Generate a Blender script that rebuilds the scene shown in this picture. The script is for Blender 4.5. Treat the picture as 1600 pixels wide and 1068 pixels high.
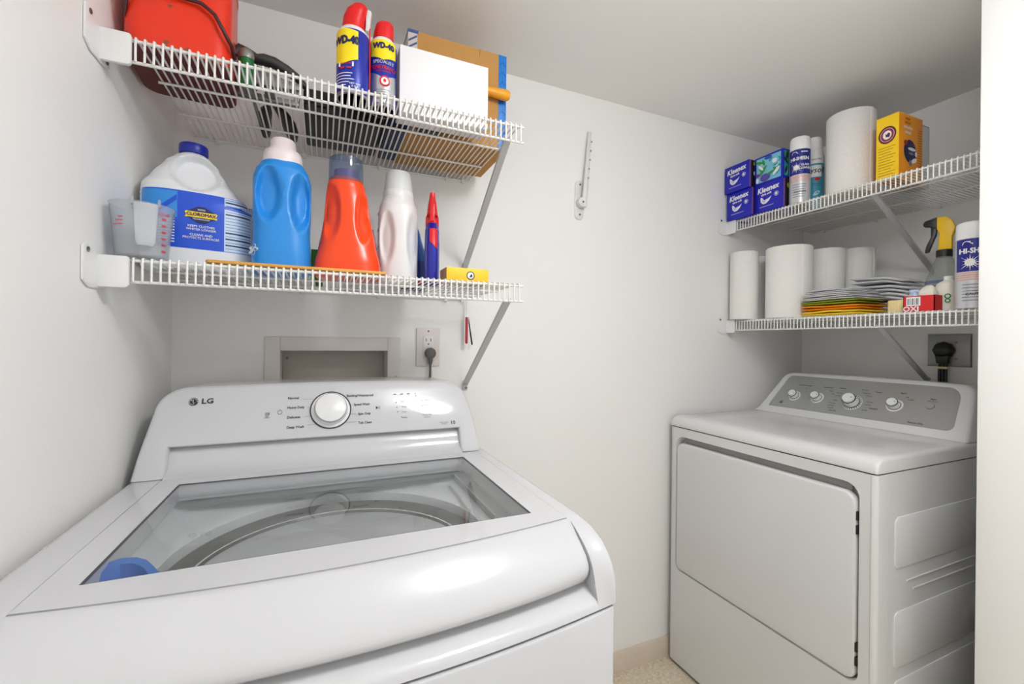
import bpy, bmesh, math, random
from mathutils import Vector, Matrix, noise

for o in list(bpy.data.objects): bpy.data.objects.remove(o, do_unlink=True)
S = bpy.context.scene
C = S.collection
R = math.radians
PI = math.pi

# ------------------------------------------------------------------ camera
cam_d = bpy.data.cameras.new('camera'); cam = bpy.data.objects.new('camera', cam_d); C.objects.link(cam)
th, ro = R(23.36), R(0.61)
fw = Vector((math.sin(th), math.cos(th), 0)); rt = Vector((math.cos(th), -math.sin(th), 0)); up = Vector((0, 0, 1))
r2 = math.cos(ro) * rt + math.sin(ro) * up; u2 = -math.sin(ro) * rt + math.cos(ro) * up
M = Matrix((r2, u2, -fw)).transposed().to_4x4(); M.translation = (0, 0, 1.213)
cam.matrix_world = M
cam_d.sensor_width = 36; cam_d.lens = 687.6 / 1600 * 36; cam_d.clip_start = 0.02
S.camera = cam
# ------------------------------------------------------------------ world and exposure
W = bpy.data.worlds.new('world'); S.world = W; W.use_nodes = True
W.node_tree.nodes['Background'].inputs[0].default_value = (1.0, 1.0, 1.0, 1)
W.node_tree.nodes['Background'].inputs[1].default_value = 0.9
S.view_settings.view_transform = 'Standard'; S.view_settings.look = 'None'
S.view_settings.gamma = 1; S.view_settings.exposure = 0.0
S.view_settings.use_curve_mapping = False
LAMP_POS = (0.575, 0.13, 2.095); LAMP_R = 0.13; LAMP_POWER = 46.0

# ------------------------------------------------------------------ materials
def lin(c):
    out = []
    for v in c[:3]:
        v = v / 255.0
        out.append(v / 12.92 if v <= 0.04045 else ((v + 0.055) / 1.055) ** 2.4)
    return (*out, 1.0)
MC = {}
def mat(name, col, rough=0.5, metal=0.0, spec=0.5, emit=0, trans=0, noise_amt=0.0, noise_scale=60, bump=0.0, bump_scale=200, coat=0, sss=0):
    if name in MC: return MC[name]
    m = bpy.data.materials.new(name); m.use_nodes = True
    nt = m.node_tree; b = nt.nodes['Principled BSDF']
    c = lin(col)
    b.inputs['Base Color'].default_value = c
    b.inputs['Roughness'].default_value = rough
    b.inputs['Metallic'].default_value = metal
    b.inputs['Specular IOR Level'].default_value = spec
    if coat: b.inputs['Coat Weight'].default_value = coat; b.inputs['Coat Roughness'].default_value = 0.05
    if trans: b.inputs['Transmission Weight'].default_value = trans
    if sss:
        b.inputs['Subsurface Weight'].default_value = sss; b.inputs['Subsurface Radius'].default_value = (0.01, 0.01, 0.01)
    if emit:
        b.inputs['Emission Color'].default_value = c; b.inputs['Emission Strength'].default_value = emit
    if noise_amt or bump:
        tc = nt.nodes.new('ShaderNodeTexCoord')
    if noise_amt:
        n = nt.nodes.new('ShaderNodeTexNoise'); n.inputs['Scale'].default_value = noise_scale; n.inputs['Detail'].default_value = 4
        nt.links.new(tc.outputs['Object'], n.inputs['Vector'])
        mx = nt.nodes.new('ShaderNodeMix'); mx.data_type = 'RGBA'
        mx.inputs[6].default_value = tuple(max(0, v * (1 - noise_amt)) for v in c[:3]) + (1,)
        mx.inputs[7].default_value = tuple(min(1, v * (1 + noise_amt)) for v in c[:3]) + (1,)
        nt.links.new(n.outputs['Fac'], mx.inputs[0]); nt.links.new(mx.outputs[2], b.inputs['Base Color'])
    if bump:
        n2 = nt.nodes.new('ShaderNodeTexNoise'); n2.inputs['Scale'].default_value = bump_scale; n2.inputs['Detail'].default_value = 3
        nt.links.new(tc.outputs['Object'], n2.inputs['Vector'])
        bp = nt.nodes.new('ShaderNodeBump'); bp.inputs['Strength'].default_value = bump; bp.inputs['Distance'].default_value = 0.002
        nt.links.new(n2.outputs['Fac'], bp.inputs['Height']); nt.links.new(bp.outputs['Normal'], b.inputs['Normal'])
    MC[name] = m; return m
def pane(name, tint=(235, 238, 238), rough=0.02, refl=1.0, ior=1.5, opaque=0.0, body=(230, 230, 230)):
    """thin clear plastic or glass: see-through with a Fresnel gloss, plus some milky body"""
    if name in MC: return MC[name]
    m = bpy.data.materials.new(name); m.use_nodes = True; nt = m.node_tree
    for n in list(nt.nodes): nt.nodes.remove(n)
    out = nt.nodes.new('ShaderNodeOutputMaterial'); t = nt.nodes.new('ShaderNodeBsdfTransparent'); g = nt.nodes.new('ShaderNodeBsdfGlossy')
    t.inputs[0].default_value = lin(tint); g.inputs['Roughness'].default_value = rough
    g.inputs[0].default_value = (refl, refl, refl, 1)
    fr = nt.nodes.new('ShaderNodeFresnel'); fr.inputs[0].default_value = ior
    d = nt.nodes.new('ShaderNodeBsdfPrincipled'); d.inputs['Base Color'].default_value = lin(body); d.inputs['Roughness'].default_value = 0.3
    m1 = nt.nodes.new('ShaderNodeMixShader'); m1.inputs[0].default_value = opaque
    nt.links.new(t.outputs[0], m1.inputs[1]); nt.links.new(d.outputs[0], m1.inputs[2])
    geo = nt.nodes.new('ShaderNodeNewGeometry'); inv = nt.nodes.new('ShaderNodeMath'); inv.operation = 'SUBTRACT'; inv.inputs[0].default_value = 1
    nt.links.new(geo.outputs['Backfacing'], inv.inputs[1]); mu = nt.nodes.new('ShaderNodeMath'); mu.operation = 'MULTIPLY'
    nt.links.new(fr.outputs[0], mu.inputs[0]); nt.links.new(inv.outputs[0], mu.inputs[1])
    m2 = nt.nodes.new('ShaderNodeMixShader'); nt.links.new(mu.outputs[0], m2.inputs[0])
    nt.links.new(m1.outputs[0], m2.inputs[1]); nt.links.new(g.outputs[0], m2.inputs[2]); nt.links.new(m2.outputs[0], out.inputs[0])
    MC[name] = m; return m

WALL = mat('wall_paint', (243, 242, 239), 0.55, spec=0.3, noise_amt=0.012, noise_scale=3, bump=0.12, bump_scale=90)
CEIL = mat('ceiling_paint', (244, 243, 240), 0.8, spec=0.2, noise_amt=0.012, noise_scale=3, bump=0.1, bump_scale=110)
APPL = mat('appliance_white', (205, 205, 207), 0.07, spec=0.5)
APPL2 = mat('dryer_white', (218, 218, 217), 0.14, spec=0.5)
WIRE = mat('wire_white', (236, 235, 231), 0.35)
BRKT = mat('bracket_white', (234, 234, 233), 0.4)
STEELP = mat('brace_grey', (196, 197, 198), 0.4, metal=0.25)
BLACK = mat('black_plastic', (24, 24, 25), 0.4)
INK = mat('ink_dark', (45, 45, 48), 0.5)
INKG = mat('ink_grey', (120, 120, 124), 0.5)
WHITE = mat('print_white', (240, 240, 240), 0.4)
REDP = mat('print_red', (214, 26, 32), 0.35)
SCREW = mat('screw_steel', (120, 120, 120), 0.35, metal=0.8)
ROLLM = mat('paper_white', (236, 234, 230), 0.9, spec=0.1, bump=0.5, bump_scale=160)
CARD = mat('cardboard', (190, 143, 84), 0.85, spec=0.1, noise_amt=0.06, noise_scale=40)

# ------------------------------------------------------------------ mesh helpers
def tag(o, label=None, cat=None, group=None, kind=None):
    if label: o['label'] = label
    if cat: o['category'] = cat
    if group: o['group'] = group
    if kind: o['kind'] = kind
    return o
def thing(name, label, cat, loc=(0, 0, 0), rz=0.0, group=None):
    o = bpy.data.objects.new(name, None); C.objects.link(o); o.location = loc; o.rotation_euler = (0, 0, rz); o.empty_display_size = 0.02
    return tag(o, label, cat, group)
def link(name, me, m, parent=None, smooth=False, auto=None):
    o = bpy.data.objects.new(name, me); C.objects.link(o)
    if m is not None:
        for k in (m if isinstance(m, (list, tuple)) else [m]): me.materials.append(k)
    if parent is not None: o.parent = parent
    if smooth or auto is not None:
        for p in me.polygons: p.use_smooth = True
    if auto is not None: me.set_sharp_from_angle(angle=R(auto))
    return o
def pymesh(name, v, f, m, parent=None, smooth=False, auto=None, mi=None, fix=True):
    me = bpy.data.meshes.new(name); me.from_pydata([tuple(p) for p in v], [], f); me.validate()
    if fix:
        bm = bmesh.new(); bm.from_mesh(me); bmesh.ops.recalc_face_normals(bm, faces=bm.faces); bm.to_mesh(me); bm.free()
    if mi:
        for p, i in zip(me.polygons, mi): p.material_index = i
    return link(name, me, m, parent, smooth, auto)
def boxbm(lo, hi, bev=0.0, seg=2, vert_only=False):
    bm = bmesh.new(); bmesh.ops.create_cube(bm, size=1)
    for v in bm.verts:
        for i in range(3): v.co[i] = lo[i] + (v.co[i] + 0.5) * (hi[i] - lo[i])
    if bev:
        es = [e for e in bm.edges if not vert_only or abs(e.verts[0].co.z - e.verts[1].co.z) > 1e-6]
        bmesh.ops.bevel(bm, geom=es, offset=bev, segments=seg, affect='EDGES', profile=0.5)
    return bm
def box(name, lo, hi, m, parent=None, bev=0.0, seg=2, vert_only=False, M=None):
    bm = boxbm(lo, hi, bev, seg, vert_only)
    if M is not None: bmesh.ops.transform(bm, matrix=M, verts=bm.verts)
    me = bpy.data.meshes.new(name); bm.to_mesh(me); bm.free()
    return link(name, me, m, parent, auto=35 if bev else None)
def lathe(name, prof, m, parent=None, n=28, M=None, auto=40, closed=False):
    v, f = [], []
    for r, z in prof:
        for k in range(n):
            a = 2 * PI * k / n; p = Vector((r * math.cos(a), r * math.sin(a), z)); v.append(M @ p if M else p)
    for i in range(len(prof) - 1):
        for k in range(n):
            f.append((i * n + k, i * n + (k + 1) % n, (i + 1) * n + (k + 1) % n, (i + 1) * n + k))
    if not closed:
        if prof[0][0] > 1e-5: f.append(tuple(range(n))[::-1])
        if prof[-1][0] > 1e-5: f.append(tuple(range((len(prof) - 1) * n, len(prof) * n)))
    return pymesh(name, v, f, m, parent, auto=auto)
def tubemesh(path, r, n=8, flat=None):
    v, f = [], []; P = [Vector(p) for p in path]; L = len(P)
    ref = None
    for i, p in enumerate(P):
        t = (P[min(i + 1, L - 1)] - P[max(i - 1, 0)]).normalized()
        if ref is None:
            ref = Vector((0, 0, 1)) if abs(t.z) < 0.9 else Vector((1, 0, 0))
        a = t.cross(ref).normalized(); b = a.cross(t).normalized(); ref = b
        rr = r[i] if isinstance(r, (list, tuple)) else r
        for k in range(n):
            q = 2 * PI * (k + 0.5) / n
            fa, fb = (1, 1) if flat is None else flat
            v.append(p + a * rr * fa * math.cos(q) + b * rr * fb * math.sin(q))
    for i in range(L - 1):
        for k in range(n): f.append((i * n + k, i * n + (k + 1) % n, (i + 1) * n + (k + 1) % n, (i + 1) * n + k))
    f.append(tuple(range(n))[::-1]); f.append(tuple(range((L - 1) * n, L * n)))
    return v, f
def tube(name, path, r, m, parent=None, n=8, flat=None, auto=50):
    v, f = tubemesh(path, r, n, flat); return pymesh(name, v, f, m, parent, auto=auto)
def prism(name, poly, a, b, axis, m, parent=None, bev=0.0, seg=2, auto=35):
    """extrude a 2D polygon along an axis ('X': poly in (y,z), 'Y': (x,z), 'Z': (x,y))"""
    bm = bmesh.new()
    def P(p, t): return {'X': (t, p[0], p[1]), 'Y': (p[0], t, p[1]), 'Z': (p[0], p[1], t)}[axis]
    va = [bm.verts.new(P(p, a)) for p in poly]; vb = [bm.verts.new(P(p, b)) for p in poly]
    n = len(poly); bm.faces.new(va); bm.faces.new(vb[::-1])
    for i in range(n): bm.faces.new((va[i], vb[i], vb[(i + 1) % n], va[(i + 1) % n]))
    bmesh.ops.recalc_face_normals(bm, faces=bm.faces)
    if bev:
        es = [e for e in bm.edges if e.is_manifold and e.calc_face_angle(0) > R(40)]
        bmesh.ops.bevel(bm, geom=es, offset=bev, segments=seg, affect='EDGES', profile=0.5, clamp_overlap=True)
    me = bpy.data.meshes.new(name); bm.to_mesh(me); bm.free()
    return link(name, me, m, parent, auto=auto)
def rrect(x0, y0, x1, y1, r, n=6):
    if not isinstance(r, (list, tuple)): r = [r] * 4
    out = []
    for (cx, cy, rr, a0) in ((x1 - r[0], y1 - r[0], r[0], 0), (x0 + r[1], y1 - r[1], r[1], 90), (x0 + r[2], y0 + r[2], r[2], 180), (x1 - r[3], y0 + r[3], r[3], 270)):
        for k in range(n + 1):
            a = R(a0 + 90 * k / n); out.append((cx + rr * math.cos(a), cy + rr * math.sin(a)))
    return out
def interp(tab, z):
    if z <= tab[0][0]: return tab[0][1:]
    for a, b in zip(tab, tab[1:]):
        if z <= b[0]:
            t = (z - a[0]) / (b[0] - a[0]); t = t * t * (3 - 2 * t) * 0.5 + t * 0.5
            return tuple(p + (q - p) * t for p, q in zip(a[1:], b[1:]))
    return tab[-1][1:]
def smoothtab(tab, per=5):
    out = []
    for a, b in zip(tab, tab[1:]):
        for k in range(per):
            z = a[0] + (b[0] - a[0]) * k / per; out.append((z,) + tuple(interp(tab, z)))
    out.append(tab[-1]); return out
def sgnpow(v, e): return math.copysign(abs(v) ** e, v)
class Loft:
    """bottle body: table rows (z, half width, half depth, x offset, exponent)"""
    def __init__(s, tab): s.tab = tab
    def dims(s, z): return interp(s.tab, z)
    def front(s, x, z, off=0.0008):
        hx, hy, dx, e = s.dims(z); t = min(1.0, abs((x - dx) / hx))
        return -hy * (max(0.0, 1 - t ** e)) ** (1 / e) - off
    def build(s, name, m, parent, n=48, per=6, disp=None, auto=60):
        rows = smoothtab(s.tab, per); v, f = [], []
        for (z, hx, hy, dx, e) in rows:
            for k in range(n):
                a = 2 * PI * k / n
                x = dx + hx * sgnpow(math.cos(a), 2 / e); y = hy * sgnpow(math.sin(a), 2 / e); p = Vector((x, y, z))
                if disp: p = disp(p)
                v.append(p)
        L = len(rows)
        for i in range(L - 1):
            for k in range(n): f.append((i * n + k, i * n + (k + 1) % n, (i + 1) * n + (k + 1) % n, (i + 1) * n + k))
        f.append(tuple(range(n))[::-1]); f.append(tuple(range((L - 1) * n, L * n)))
        return pymesh(name, v, f, m, parent, auto=auto)
    def patch(s, name, x0, x1, z0, z1, m, parent, off=0.0006, nx=14, nz=8, shape=None):
        v, f = [], []
        for j in range(nz + 1):
            for i in range(nx + 1):
                x = x0 + (x1 - x0) * i / nx; z = z0 + (z1 - z0) * j / nz
                if shape: x, z = shape(i / nx, j / nz)
                v.append((x, s.front(x, z, off), z))
        for j in range(nz):
            for i in range(nx): a = j * (nx + 1) + i; f.append((a, a + 1, a + nx + 2, a + nx + 1))
        return pymesh(name, v, f, m, parent, smooth=True, fix=False)
class Cyl(Loft):
    def __init__(s, r, z0=0, z1=1): s.tab = [(z0, r, r, 0, 2), (z1, r, r, 0, 2)]
TXT = {}
def textmesh(t, size, bold=0.0, align='CENTER', sx=1.0, shear=0.0):
    cu = bpy.data.curves.new('t', 'FONT'); cu.body = t; cu.size = size; cu.align_x = align; cu.align_y = 'CENTER'
    cu.resolution_u = 2; cu.offset = bold * size; cu.shear = shear
    o = bpy.data.objects.new('t', cu); C.objects.link(o)
    dg = bpy.context.evaluated_depsgraph_get(); me = bpy.data.meshes.new_from_object(o.evaluated_get(dg))
    v = [(p.co.x * sx, p.co.y) for p in me.vertices]; f = [tuple(p.vertices) for p in me.polygons]
    bpy.data.objects.remove(o); bpy.data.curves.remove(cu); bpy.data.meshes.remove(me)
    return v, f
def text(name, t, size, m, parent, place, bold=0.012, align='CENTER', sx=1.0, rot=0.0, shear=0.0):
    """place maps a flat (x, y) of the lettering to a 3D point"""
    v, f = textmesh(t, size, 0, align, sx, shear); c, s_ = math.cos(rot), math.sin(rot)
    if bold >= .01:
        e = bold * size * 1.25; n0 = len(v); v0, f0 = v, f; v, f = [], []
        for q, (ax, ay) in enumerate(((0, 0), (e, 0), (-e, 0), (0, e), (0, -e), (e * .7, e * .7), (-e * .7, -e * .7))):
            v += [(x + ax, y + ay) for x, y in v0]; f += [tuple(k + q * n0 for k in g) for g in f0]
    pts = [Vector(place(x * c - y * s_, x * s_ + y * c)) for x, y in v]
    if bold >= .01:
        o_ = Vector(place(0, 0)); nn = (Vector(place(.0005, 0)) - o_).cross(Vector(place(0, .0005)) - o_).normalized()
        pts = [p + nn * (i // n0) * .00004 for i, p in enumerate(pts)]
    return pymesh(name, pts, f, m, parent, fix=False)
def flatshape(name, polys, m, parent, place):
    """several flat 2D polygons on one surface; polys = [(pts, material index)]"""
    v, f, mi = [], [], []
    for i, (pts, k) in enumerate(polys):
        b = len(v); v += [place(x, y, 0.00008 * i) for x, y in pts]; f.append(tuple(range(b, b + len(pts)))); mi.append(k)
    return pymesh(name, v, f, m, parent, mi=mi, fix=False)
def ell(cx, cy, rx, ry, n=20, a=0.0):
    c, s_ = math.cos(a), math.sin(a)
    return [(cx + rx * math.cos(2 * PI * k / n) * c - ry * math.sin(2 * PI * k / n) * s_, cy + rx * math.cos(2 * PI * k / n) * s_ + ry * math.sin(2 * PI * k / n) * c) for k in range(n)]
def ringpoly(cx, cy, r0, r1, n=28, a0=0, a1=360):
    v = [(cx + r0 * math.cos(R(a0 + (a1 - a0) * k / n)), cy + r0 * math.sin(R(a0 + (a1 - a0) * k / n))) for k in range(n + 1)]
    w = [(cx + r1 * math.cos(R(a0 + (a1 - a0) * k / n)), cy + r1 * math.sin(R(a0 + (a1 - a0) * k / n))) for k in range(n + 1)]
    return [([v[k], v[k + 1], w[k + 1], w[k]], 0) for k in range(n)]

# ================================================================== THE ROOM
XL, XR, YB, ZC = -0.343, 2.043, 1.34, 2.095
def struct(o): o['kind'] = 'structure'; return o
# back wall with a recessed laundry box opening
bx0, bx1, bz0, bz1 = -0.103, 0.178, 0.98, 1.183
def wallback():
    v = [(XL - .1, YB, 0), (XR + .1, YB, 0), (XR + .1, YB, ZC), (XL - .1, YB, ZC), (bx0, YB, bz0), (bx1, YB, bz0), (bx1, YB, bz1), (bx0, YB, bz1),
         (bx0, YB + .085, bz0), (bx1, YB + .085, bz0), (bx1, YB + .085, bz1), (bx0, YB + .085, bz1)]
    f = [(0, 1, 5, 4), (1, 2, 6, 5), (2, 3, 7, 6), (3, 0, 4, 7), (4, 5, 9, 8), (5, 6, 10, 9), (6, 7, 11, 10), (7, 4, 8, 11), (8, 9, 10, 11)]
    return pymesh('wall_back', v, f, WALL)
struct(wallback())
struct(box('wall_left', (XL - .1, -1.6, 0), (XL, YB, ZC), WALL))
struct(box('wall_right', (XR, 0.39, 0), (XR + .1, YB, ZC), WALL))
struct(box('wall_front', (1.36, 0.39, 0), (XR + .1, 0.4964, ZC), WALL, bev=0.004))
struct(box('ceiling', (XL - .1, -1.6, ZC), (XR + .1, YB + .1, ZC + .1), CEIL))
def floormat():
    m = bpy.data.materials.new('floor_terrazzo'); m.use_nodes = True; nt = m.node_tree; b = nt.nodes['Principled BSDF']
    b.inputs['Roughness'].default_value = 0.6
    tc = nt.nodes.new('ShaderNodeTexCoord'); v = nt.nodes.new('ShaderNodeTexVoronoi'); v.inputs['Scale'].default_value = 160
    n = nt.nodes.new('ShaderNodeTexNoise'); n.inputs['Scale'].default_value = 90; n.inputs['Detail'].default_value = 6
    r = nt.nodes.new('ShaderNodeValToRGB'); e = r.color_ramp.elements
    e[0].position = 0.28; e[0].color = lin((196, 180, 152)); e[1].position = 0.75; e[1].color = lin((236, 224, 202))
    nt.links.new(tc.outputs['Object'], v.inputs['Vector']); nt.links.new(tc.outputs['Object'], n.inputs['Vector'])
    mx = nt.nodes.new('ShaderNodeMix'); mx.data_type = 'RGBA'; mx.inputs[0].default_value = 0.05
    nt.links.new(n.outputs['Fac'], r.inputs[0]); nt.links.new(r.outputs[0], mx.inputs[6]); nt.links.new(v.outputs['Color'], mx.inputs[7])
    hs = nt.nodes.new('ShaderNodeHueSaturation'); hs.inputs['Saturation'].default_value = 1.0; nt.links.new(mx.outputs[2], hs.inputs['Color'])
    nt.links.new(hs.outputs[0], b.inputs['Base Color']); return m
struct(box('floor', (XL - .1, -1.6, -0.1), (XR + .1, YB + .1, 0), floormat()))
struct(prism('baseboard_back', [(YB, 0), (YB - .014, 0), (YB - .014, .064), (YB - .009, .072), (YB, .073)], XL, XR, 'X', mat('baseboard_cream', (214, 200, 182), 0.5, noise_amt=0.05, noise_scale=20)))

# ceiling lamp (its glow shows as a highlight on the washer)
t = thing('ceiling_lamp', 'round white flush dome lamp glowing on the ceiling behind the viewer', 'lamp', LAMP_POS)
lathe('base', [(.07, 0), (.07, -.012), (.05, -.02), (.012, -.024), (.012, -.11)], BRKT, t, n=40)
lm = mat('lamp_glow', (250, 252, 255), 0.5, emit=LAMP_POWER)
lathe('shade', [(.001, -.092)] + [(LAMP_R * math.sin(PI * k / 12), -.145 + .053 * math.cos(PI * k / 12)) for k in range(1, 12)] + [(.001, -.198)], lm, t, n=40)

# ------------------------------------------------------------------ laundry box frame on the back wall
t = thing('laundry_box_frame', 'cream recessed laundry box frame in wall behind washer console', 'wall box', (0, YB, 0))
FR = mat('frame_cream', (228, 222, 216), 0.5)
fx0, fx1, fz1 = -0.14, 0.214, 1.221
box('frame_side', (fx0, -.006, .96), (bx0, -.0004, fz1), FR, t, bev=.0015)
box('frame_side', (bx1, -.006, .96), (fx1, -.0004, fz1), FR, t, bev=.0015)
box('frame_top', (bx0 + .0003, -.0058, bz1), (bx1 - .0003, -.0004, fz1 - .0003), FR, t, bev=.0012)
LB = mat('box_inside', (196, 186, 176), 0.6, noise_amt=.05, noise_scale=30)
box('back_panel', (bx0 + .001, .078, bz0 + .001), (bx1 - .001, .083, bz1 - .001), LB, t)
for x, z in ((fx0 + .012, 1.10), (fx1 - .012, 1.105), (bx0 + .012, 1.16)):
    y = -.006 if x > bx1 or x < bx0 else .077
    lathe('screw', [(.0035, 0), (.0035, .0015), (.002, .002)], SCREW, t, n=10, M=Matrix.Translation((x, y, z)) @ Matrix.Rotation(R(90), 4, 'X'))

# ------------------------------------------------------------------ outlet and its plug
t = thing('wall_outlet', 'white duplex wall outlet plate behind washer console', 'outlet', (0.298, YB, 1.195))
PLT = mat('outlet_plate', (226, 219, 214), 0.35)
box('plate', (-.036, -.006, -.058), (.036, -.0004, .058), PLT, t, bev=.002)
box('receptacle', (-.0165, -.009, -.034), (.0165, -.0055, .034), mat('receptacle_white', (232, 228, 224), .3), t, bev=.0015)
for dx in (-.007, .007): box('slot', (dx - .001, -.0095, .017), (dx + .001, -.0088, .026), BLACK, t)
lathe('ground_hole', [(.0022, 0), (.0022, .0007)], BLACK, t, n=10, M=Matrix.Translation((0, -.0088, .009)) @ Matrix.Rotation(R(90), 4, 'X'))
lathe('screw', [(.003, 0), (.003, .001)], SCREW, t, n=10, M=Matrix.Translation((0, -.006, .048)) @ Matrix.Rotation(R(90), 4, 'X'))
t = thing('power_cord', 'grey round plug and cord in the outlet behind washer', 'cord', (0.302, YB, 1.176))
GP = mat('plug_grey', (98, 94, 92), .45)
lathe('plug', [(.012, .0095), (.0165, .012), (.0172, .020), (.015, .026), (.010, .0285), (.0, .029)], GP, t, n=24, M=Matrix.Rotation(R(90), 4, 'X'))
lathe('plug_ring', [(.0085, .0282), (.0085, .0295), (.006, .0295)], GP, t, n=20, M=Matrix.Rotation(R(90), 4, 'X'))
tube('strain_relief', [(0, -.018, -.010), (0, -.018, -.022), (0, -.018, -.034)], [.009, .0075, .0048], GP, t, n=12)
tube('cable', [(0, -.018, -.03), (0, -.018, -.07), (0.001, -.02, -.12), (.003, -.03, -.2), (.004, -.03, -.35)], .0038, GP, t, n=10)

# ------------------------------------------------------------------ loose wall bracket hanging on the back wall
t = thing('wall_bracket', 'small white slotted shelf bracket screwed alone on bare wall', 'bracket', (0.833, YB, 1.66))
HB = mat('bracket_offwhite', (226, 225, 222), .4)
prism('mount_plate', [(p[0], p[1]) for p in rrect(-.02, -.012, .016, .125, .016)], -.004, -.0004, 'Y', HB, t, bev=.001)
prism('pivot', ell(0, .045, .017, .017), -.026, -.004, 'Y', HB, t, bev=.002)
tube('arm', [(.006, -.02, .03), (.012, -.022, .1), (.022, -.018, .2), (.033, -.012, .3)], [.011, .010, .008, .007], HB, t, n=8, flat=(.65, 1))
for k in range(5):
    z = .13 + k * .033; x = .006 + .033 * (z - .03) / .27
    lathe('slot_hole', [(.0032, 0), (.0032, .001)], mat('hole_shadow', (150, 148, 146), .6), t, n=10, M=Matrix.Translation((x, -.0278 + (z - .13) * .045, z)) @ Matrix.Rotation(R(90), 4, 'X'))
for z in (.006, .112): lathe('screw', [(.0035, .004), (.0035, .0055)], SCREW, t, n=10, M=Matrix.Translation((0, 0, z)) @ Matrix.Rotation(R(90), 4, 'X'))
lathe('screw', [(.0035, .026), (.0035, .0275)], SCREW, t, n=10, M=Matrix.Translation((0, 0, .045)) @ Matrix.Rotation(R(90), 4, 'X'))

# ------------------------------------------------------------------ wire shelves
def copies(proto, parent, n, step, start=1):
    for k in range(start, n):
        o = proto.copy(); C.objects.link(o); o.parent = parent; o.location = (k * step[0], k * step[1], 0)
def wire_shelf(label, loc, rz, length, depth, brace_at, brace_drop, lip=.041, gap=.044, brace_shift=.02):
    """local: x along the wall from the end wall, y = 0 at the wall and -depth at the lip, z = 0 deck"""
    t = thing('wire_shelf', label, 'shelf', loc, rz, 'white wire wall shelves')
    r = .0019; sp = .0126; n = int((length - gap) / sp)
    path = [(0, -.004, 0), (0, -depth + .006, 0), (0, -depth + .001, -.001), (0, -depth, -.006), (0, -depth, -lip)]
    w = tube('wire', path, r, WIRE, t, n=6); w.location = (gap + .004, 0, 0)
    for k in range(1, n):
        o = w.copy(); C.objects.link(o); o.parent = t; o.location = (gap + .004 + k * sp, 0, 0)
    for y, z, rr, x1 in ((-depth + .005, -.0045, .0028, length), (-depth + .0045, -lip, .0028, length), (-depth * .66, -.0045, .0026, length - .012), (-depth * .33, -.0045, .0026, length - .012), (-.006, -.0045, .0026, length - .025)):
        tube('rail', [(gap - .002, y, z), (x1, y, z)], rr, WIRE, t, n=8)
    # end bracket: flange on the end wall, boxed sleeve over the shelf corner
    pr = [(-depth - .055, -.046), (-depth - .055, .008), (-depth - .042, .014), (-depth - .026, .011), (-depth - .008, .002), (-depth + .01, .002), (-depth + .03, .001), (-depth + .03, -.05), (-depth + .02, -.054), (-depth - .035, -.056)]
    eb = prism('end_bracket', pr, .0005, .004, 'X', BRKT, t, bev=.0012)
    sl = prism('sleeve', rrect(.002, -.052, gap, .001, [.004, .002, .002, .006], 3), -depth - .008, -depth + .0, 'Y', BRKT, eb, bev=.0012)
    lathe('screw', [(.0042, .004), (.0042, .0055), (.0025, .006)], SCREW, eb, n=12, M=Matrix.Translation((0, -depth - .041, .003)) @ Matrix.Rotation(R(90), 4, 'Y'))
    lathe('screw', [(.0042, .004), (.0042, .0055), (.0025, .006)], SCREW, eb, n=12, M=Matrix.Translation((0, -depth + .018, -.044)) @ Matrix.Rotation(R(90), 4, 'Y'))
    # support brace: channel strip from lip to wall
    a = Vector((brace_at, -depth + .006, -lip + .004)); b = Vector((brace_at + brace_shift, -.004, -brace_drop))
    dv = (b - a); L = dv.length; ang = math.atan2(-dv.z, dv.y)
    pts = [(a + dv * q) for q in (0, 1)]
    v, f = [], []
    u = Vector((1, 0, 0)); w2 = dv.normalized().cross(u).normalized()
    for p in pts:
        for (i, j) in ((-.008, -.004), (.008, -.004), (.008, .004), (.0066, .004), (.0066, -.0026), (-.0066, -.0026), (-.0066, .004), (-.008, .004)): v.append(p + u * i - w2 * j)
    f = [tuple(range(8)), tuple(range(8, 16))] + [(k, (k + 1) % 8, 8 + (k + 1) % 8, 8 + k) for k in range(8)]
    br = pymesh('support_brace', v, f, STEELP, t)
    box('brace_foot', (b.x - .008, -.004, b.z - .02), (b.x + .008, -.0005, b.z + .01), STEELP, br, bev=.001)
    lathe('screw', [(.004, 0), (.004, .002), (.002, .003)], SCREW, br, n=10, M=Matrix.Translation((b.x + .003, -.004, b.z - .012)) @ Matrix.Rotation(R(90), 4, 'X'))
    for x in [gap + .05 + k * .2 for k in range(int((length - gap) / .2) + 1)] + [length - .03]:
        if x < length: box('wall_clip', (x - .005, -.011, -.013), (x + .005, -.0004, .001), BRKT, t, bev=.002)
    return t
ZUL, ZLL, ZUR, ZLR = 1.7225, 1.349, 1.723, 1.312
DL, DR = YB - .94, XR - 1.56
wire_shelf('upper white wire shelf over the washer holding red can and spray cans', (XL, YB, ZUL), 0, .775, DL, .735, .275)
wire_shelf('lower white wire shelf over the washer holding bleach and detergent bottles', (XL, YB, ZLL), 0, .777, DL, .740, .27)
wire_shelf('upper white wire shelf over the dryer holding tissue boxes', (XR, YB, ZUR), -PI / 2, .84, DR, .53, .235, brace_shift=-.055)
wire_shelf('lower white wire shelf over the dryer holding paper towels and cloths', (XR, YB, ZLR), -PI / 2, .84, DR, .548, .222, brace_shift=-.085)
WT = .002   # deck wire top above shelf plane

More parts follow.
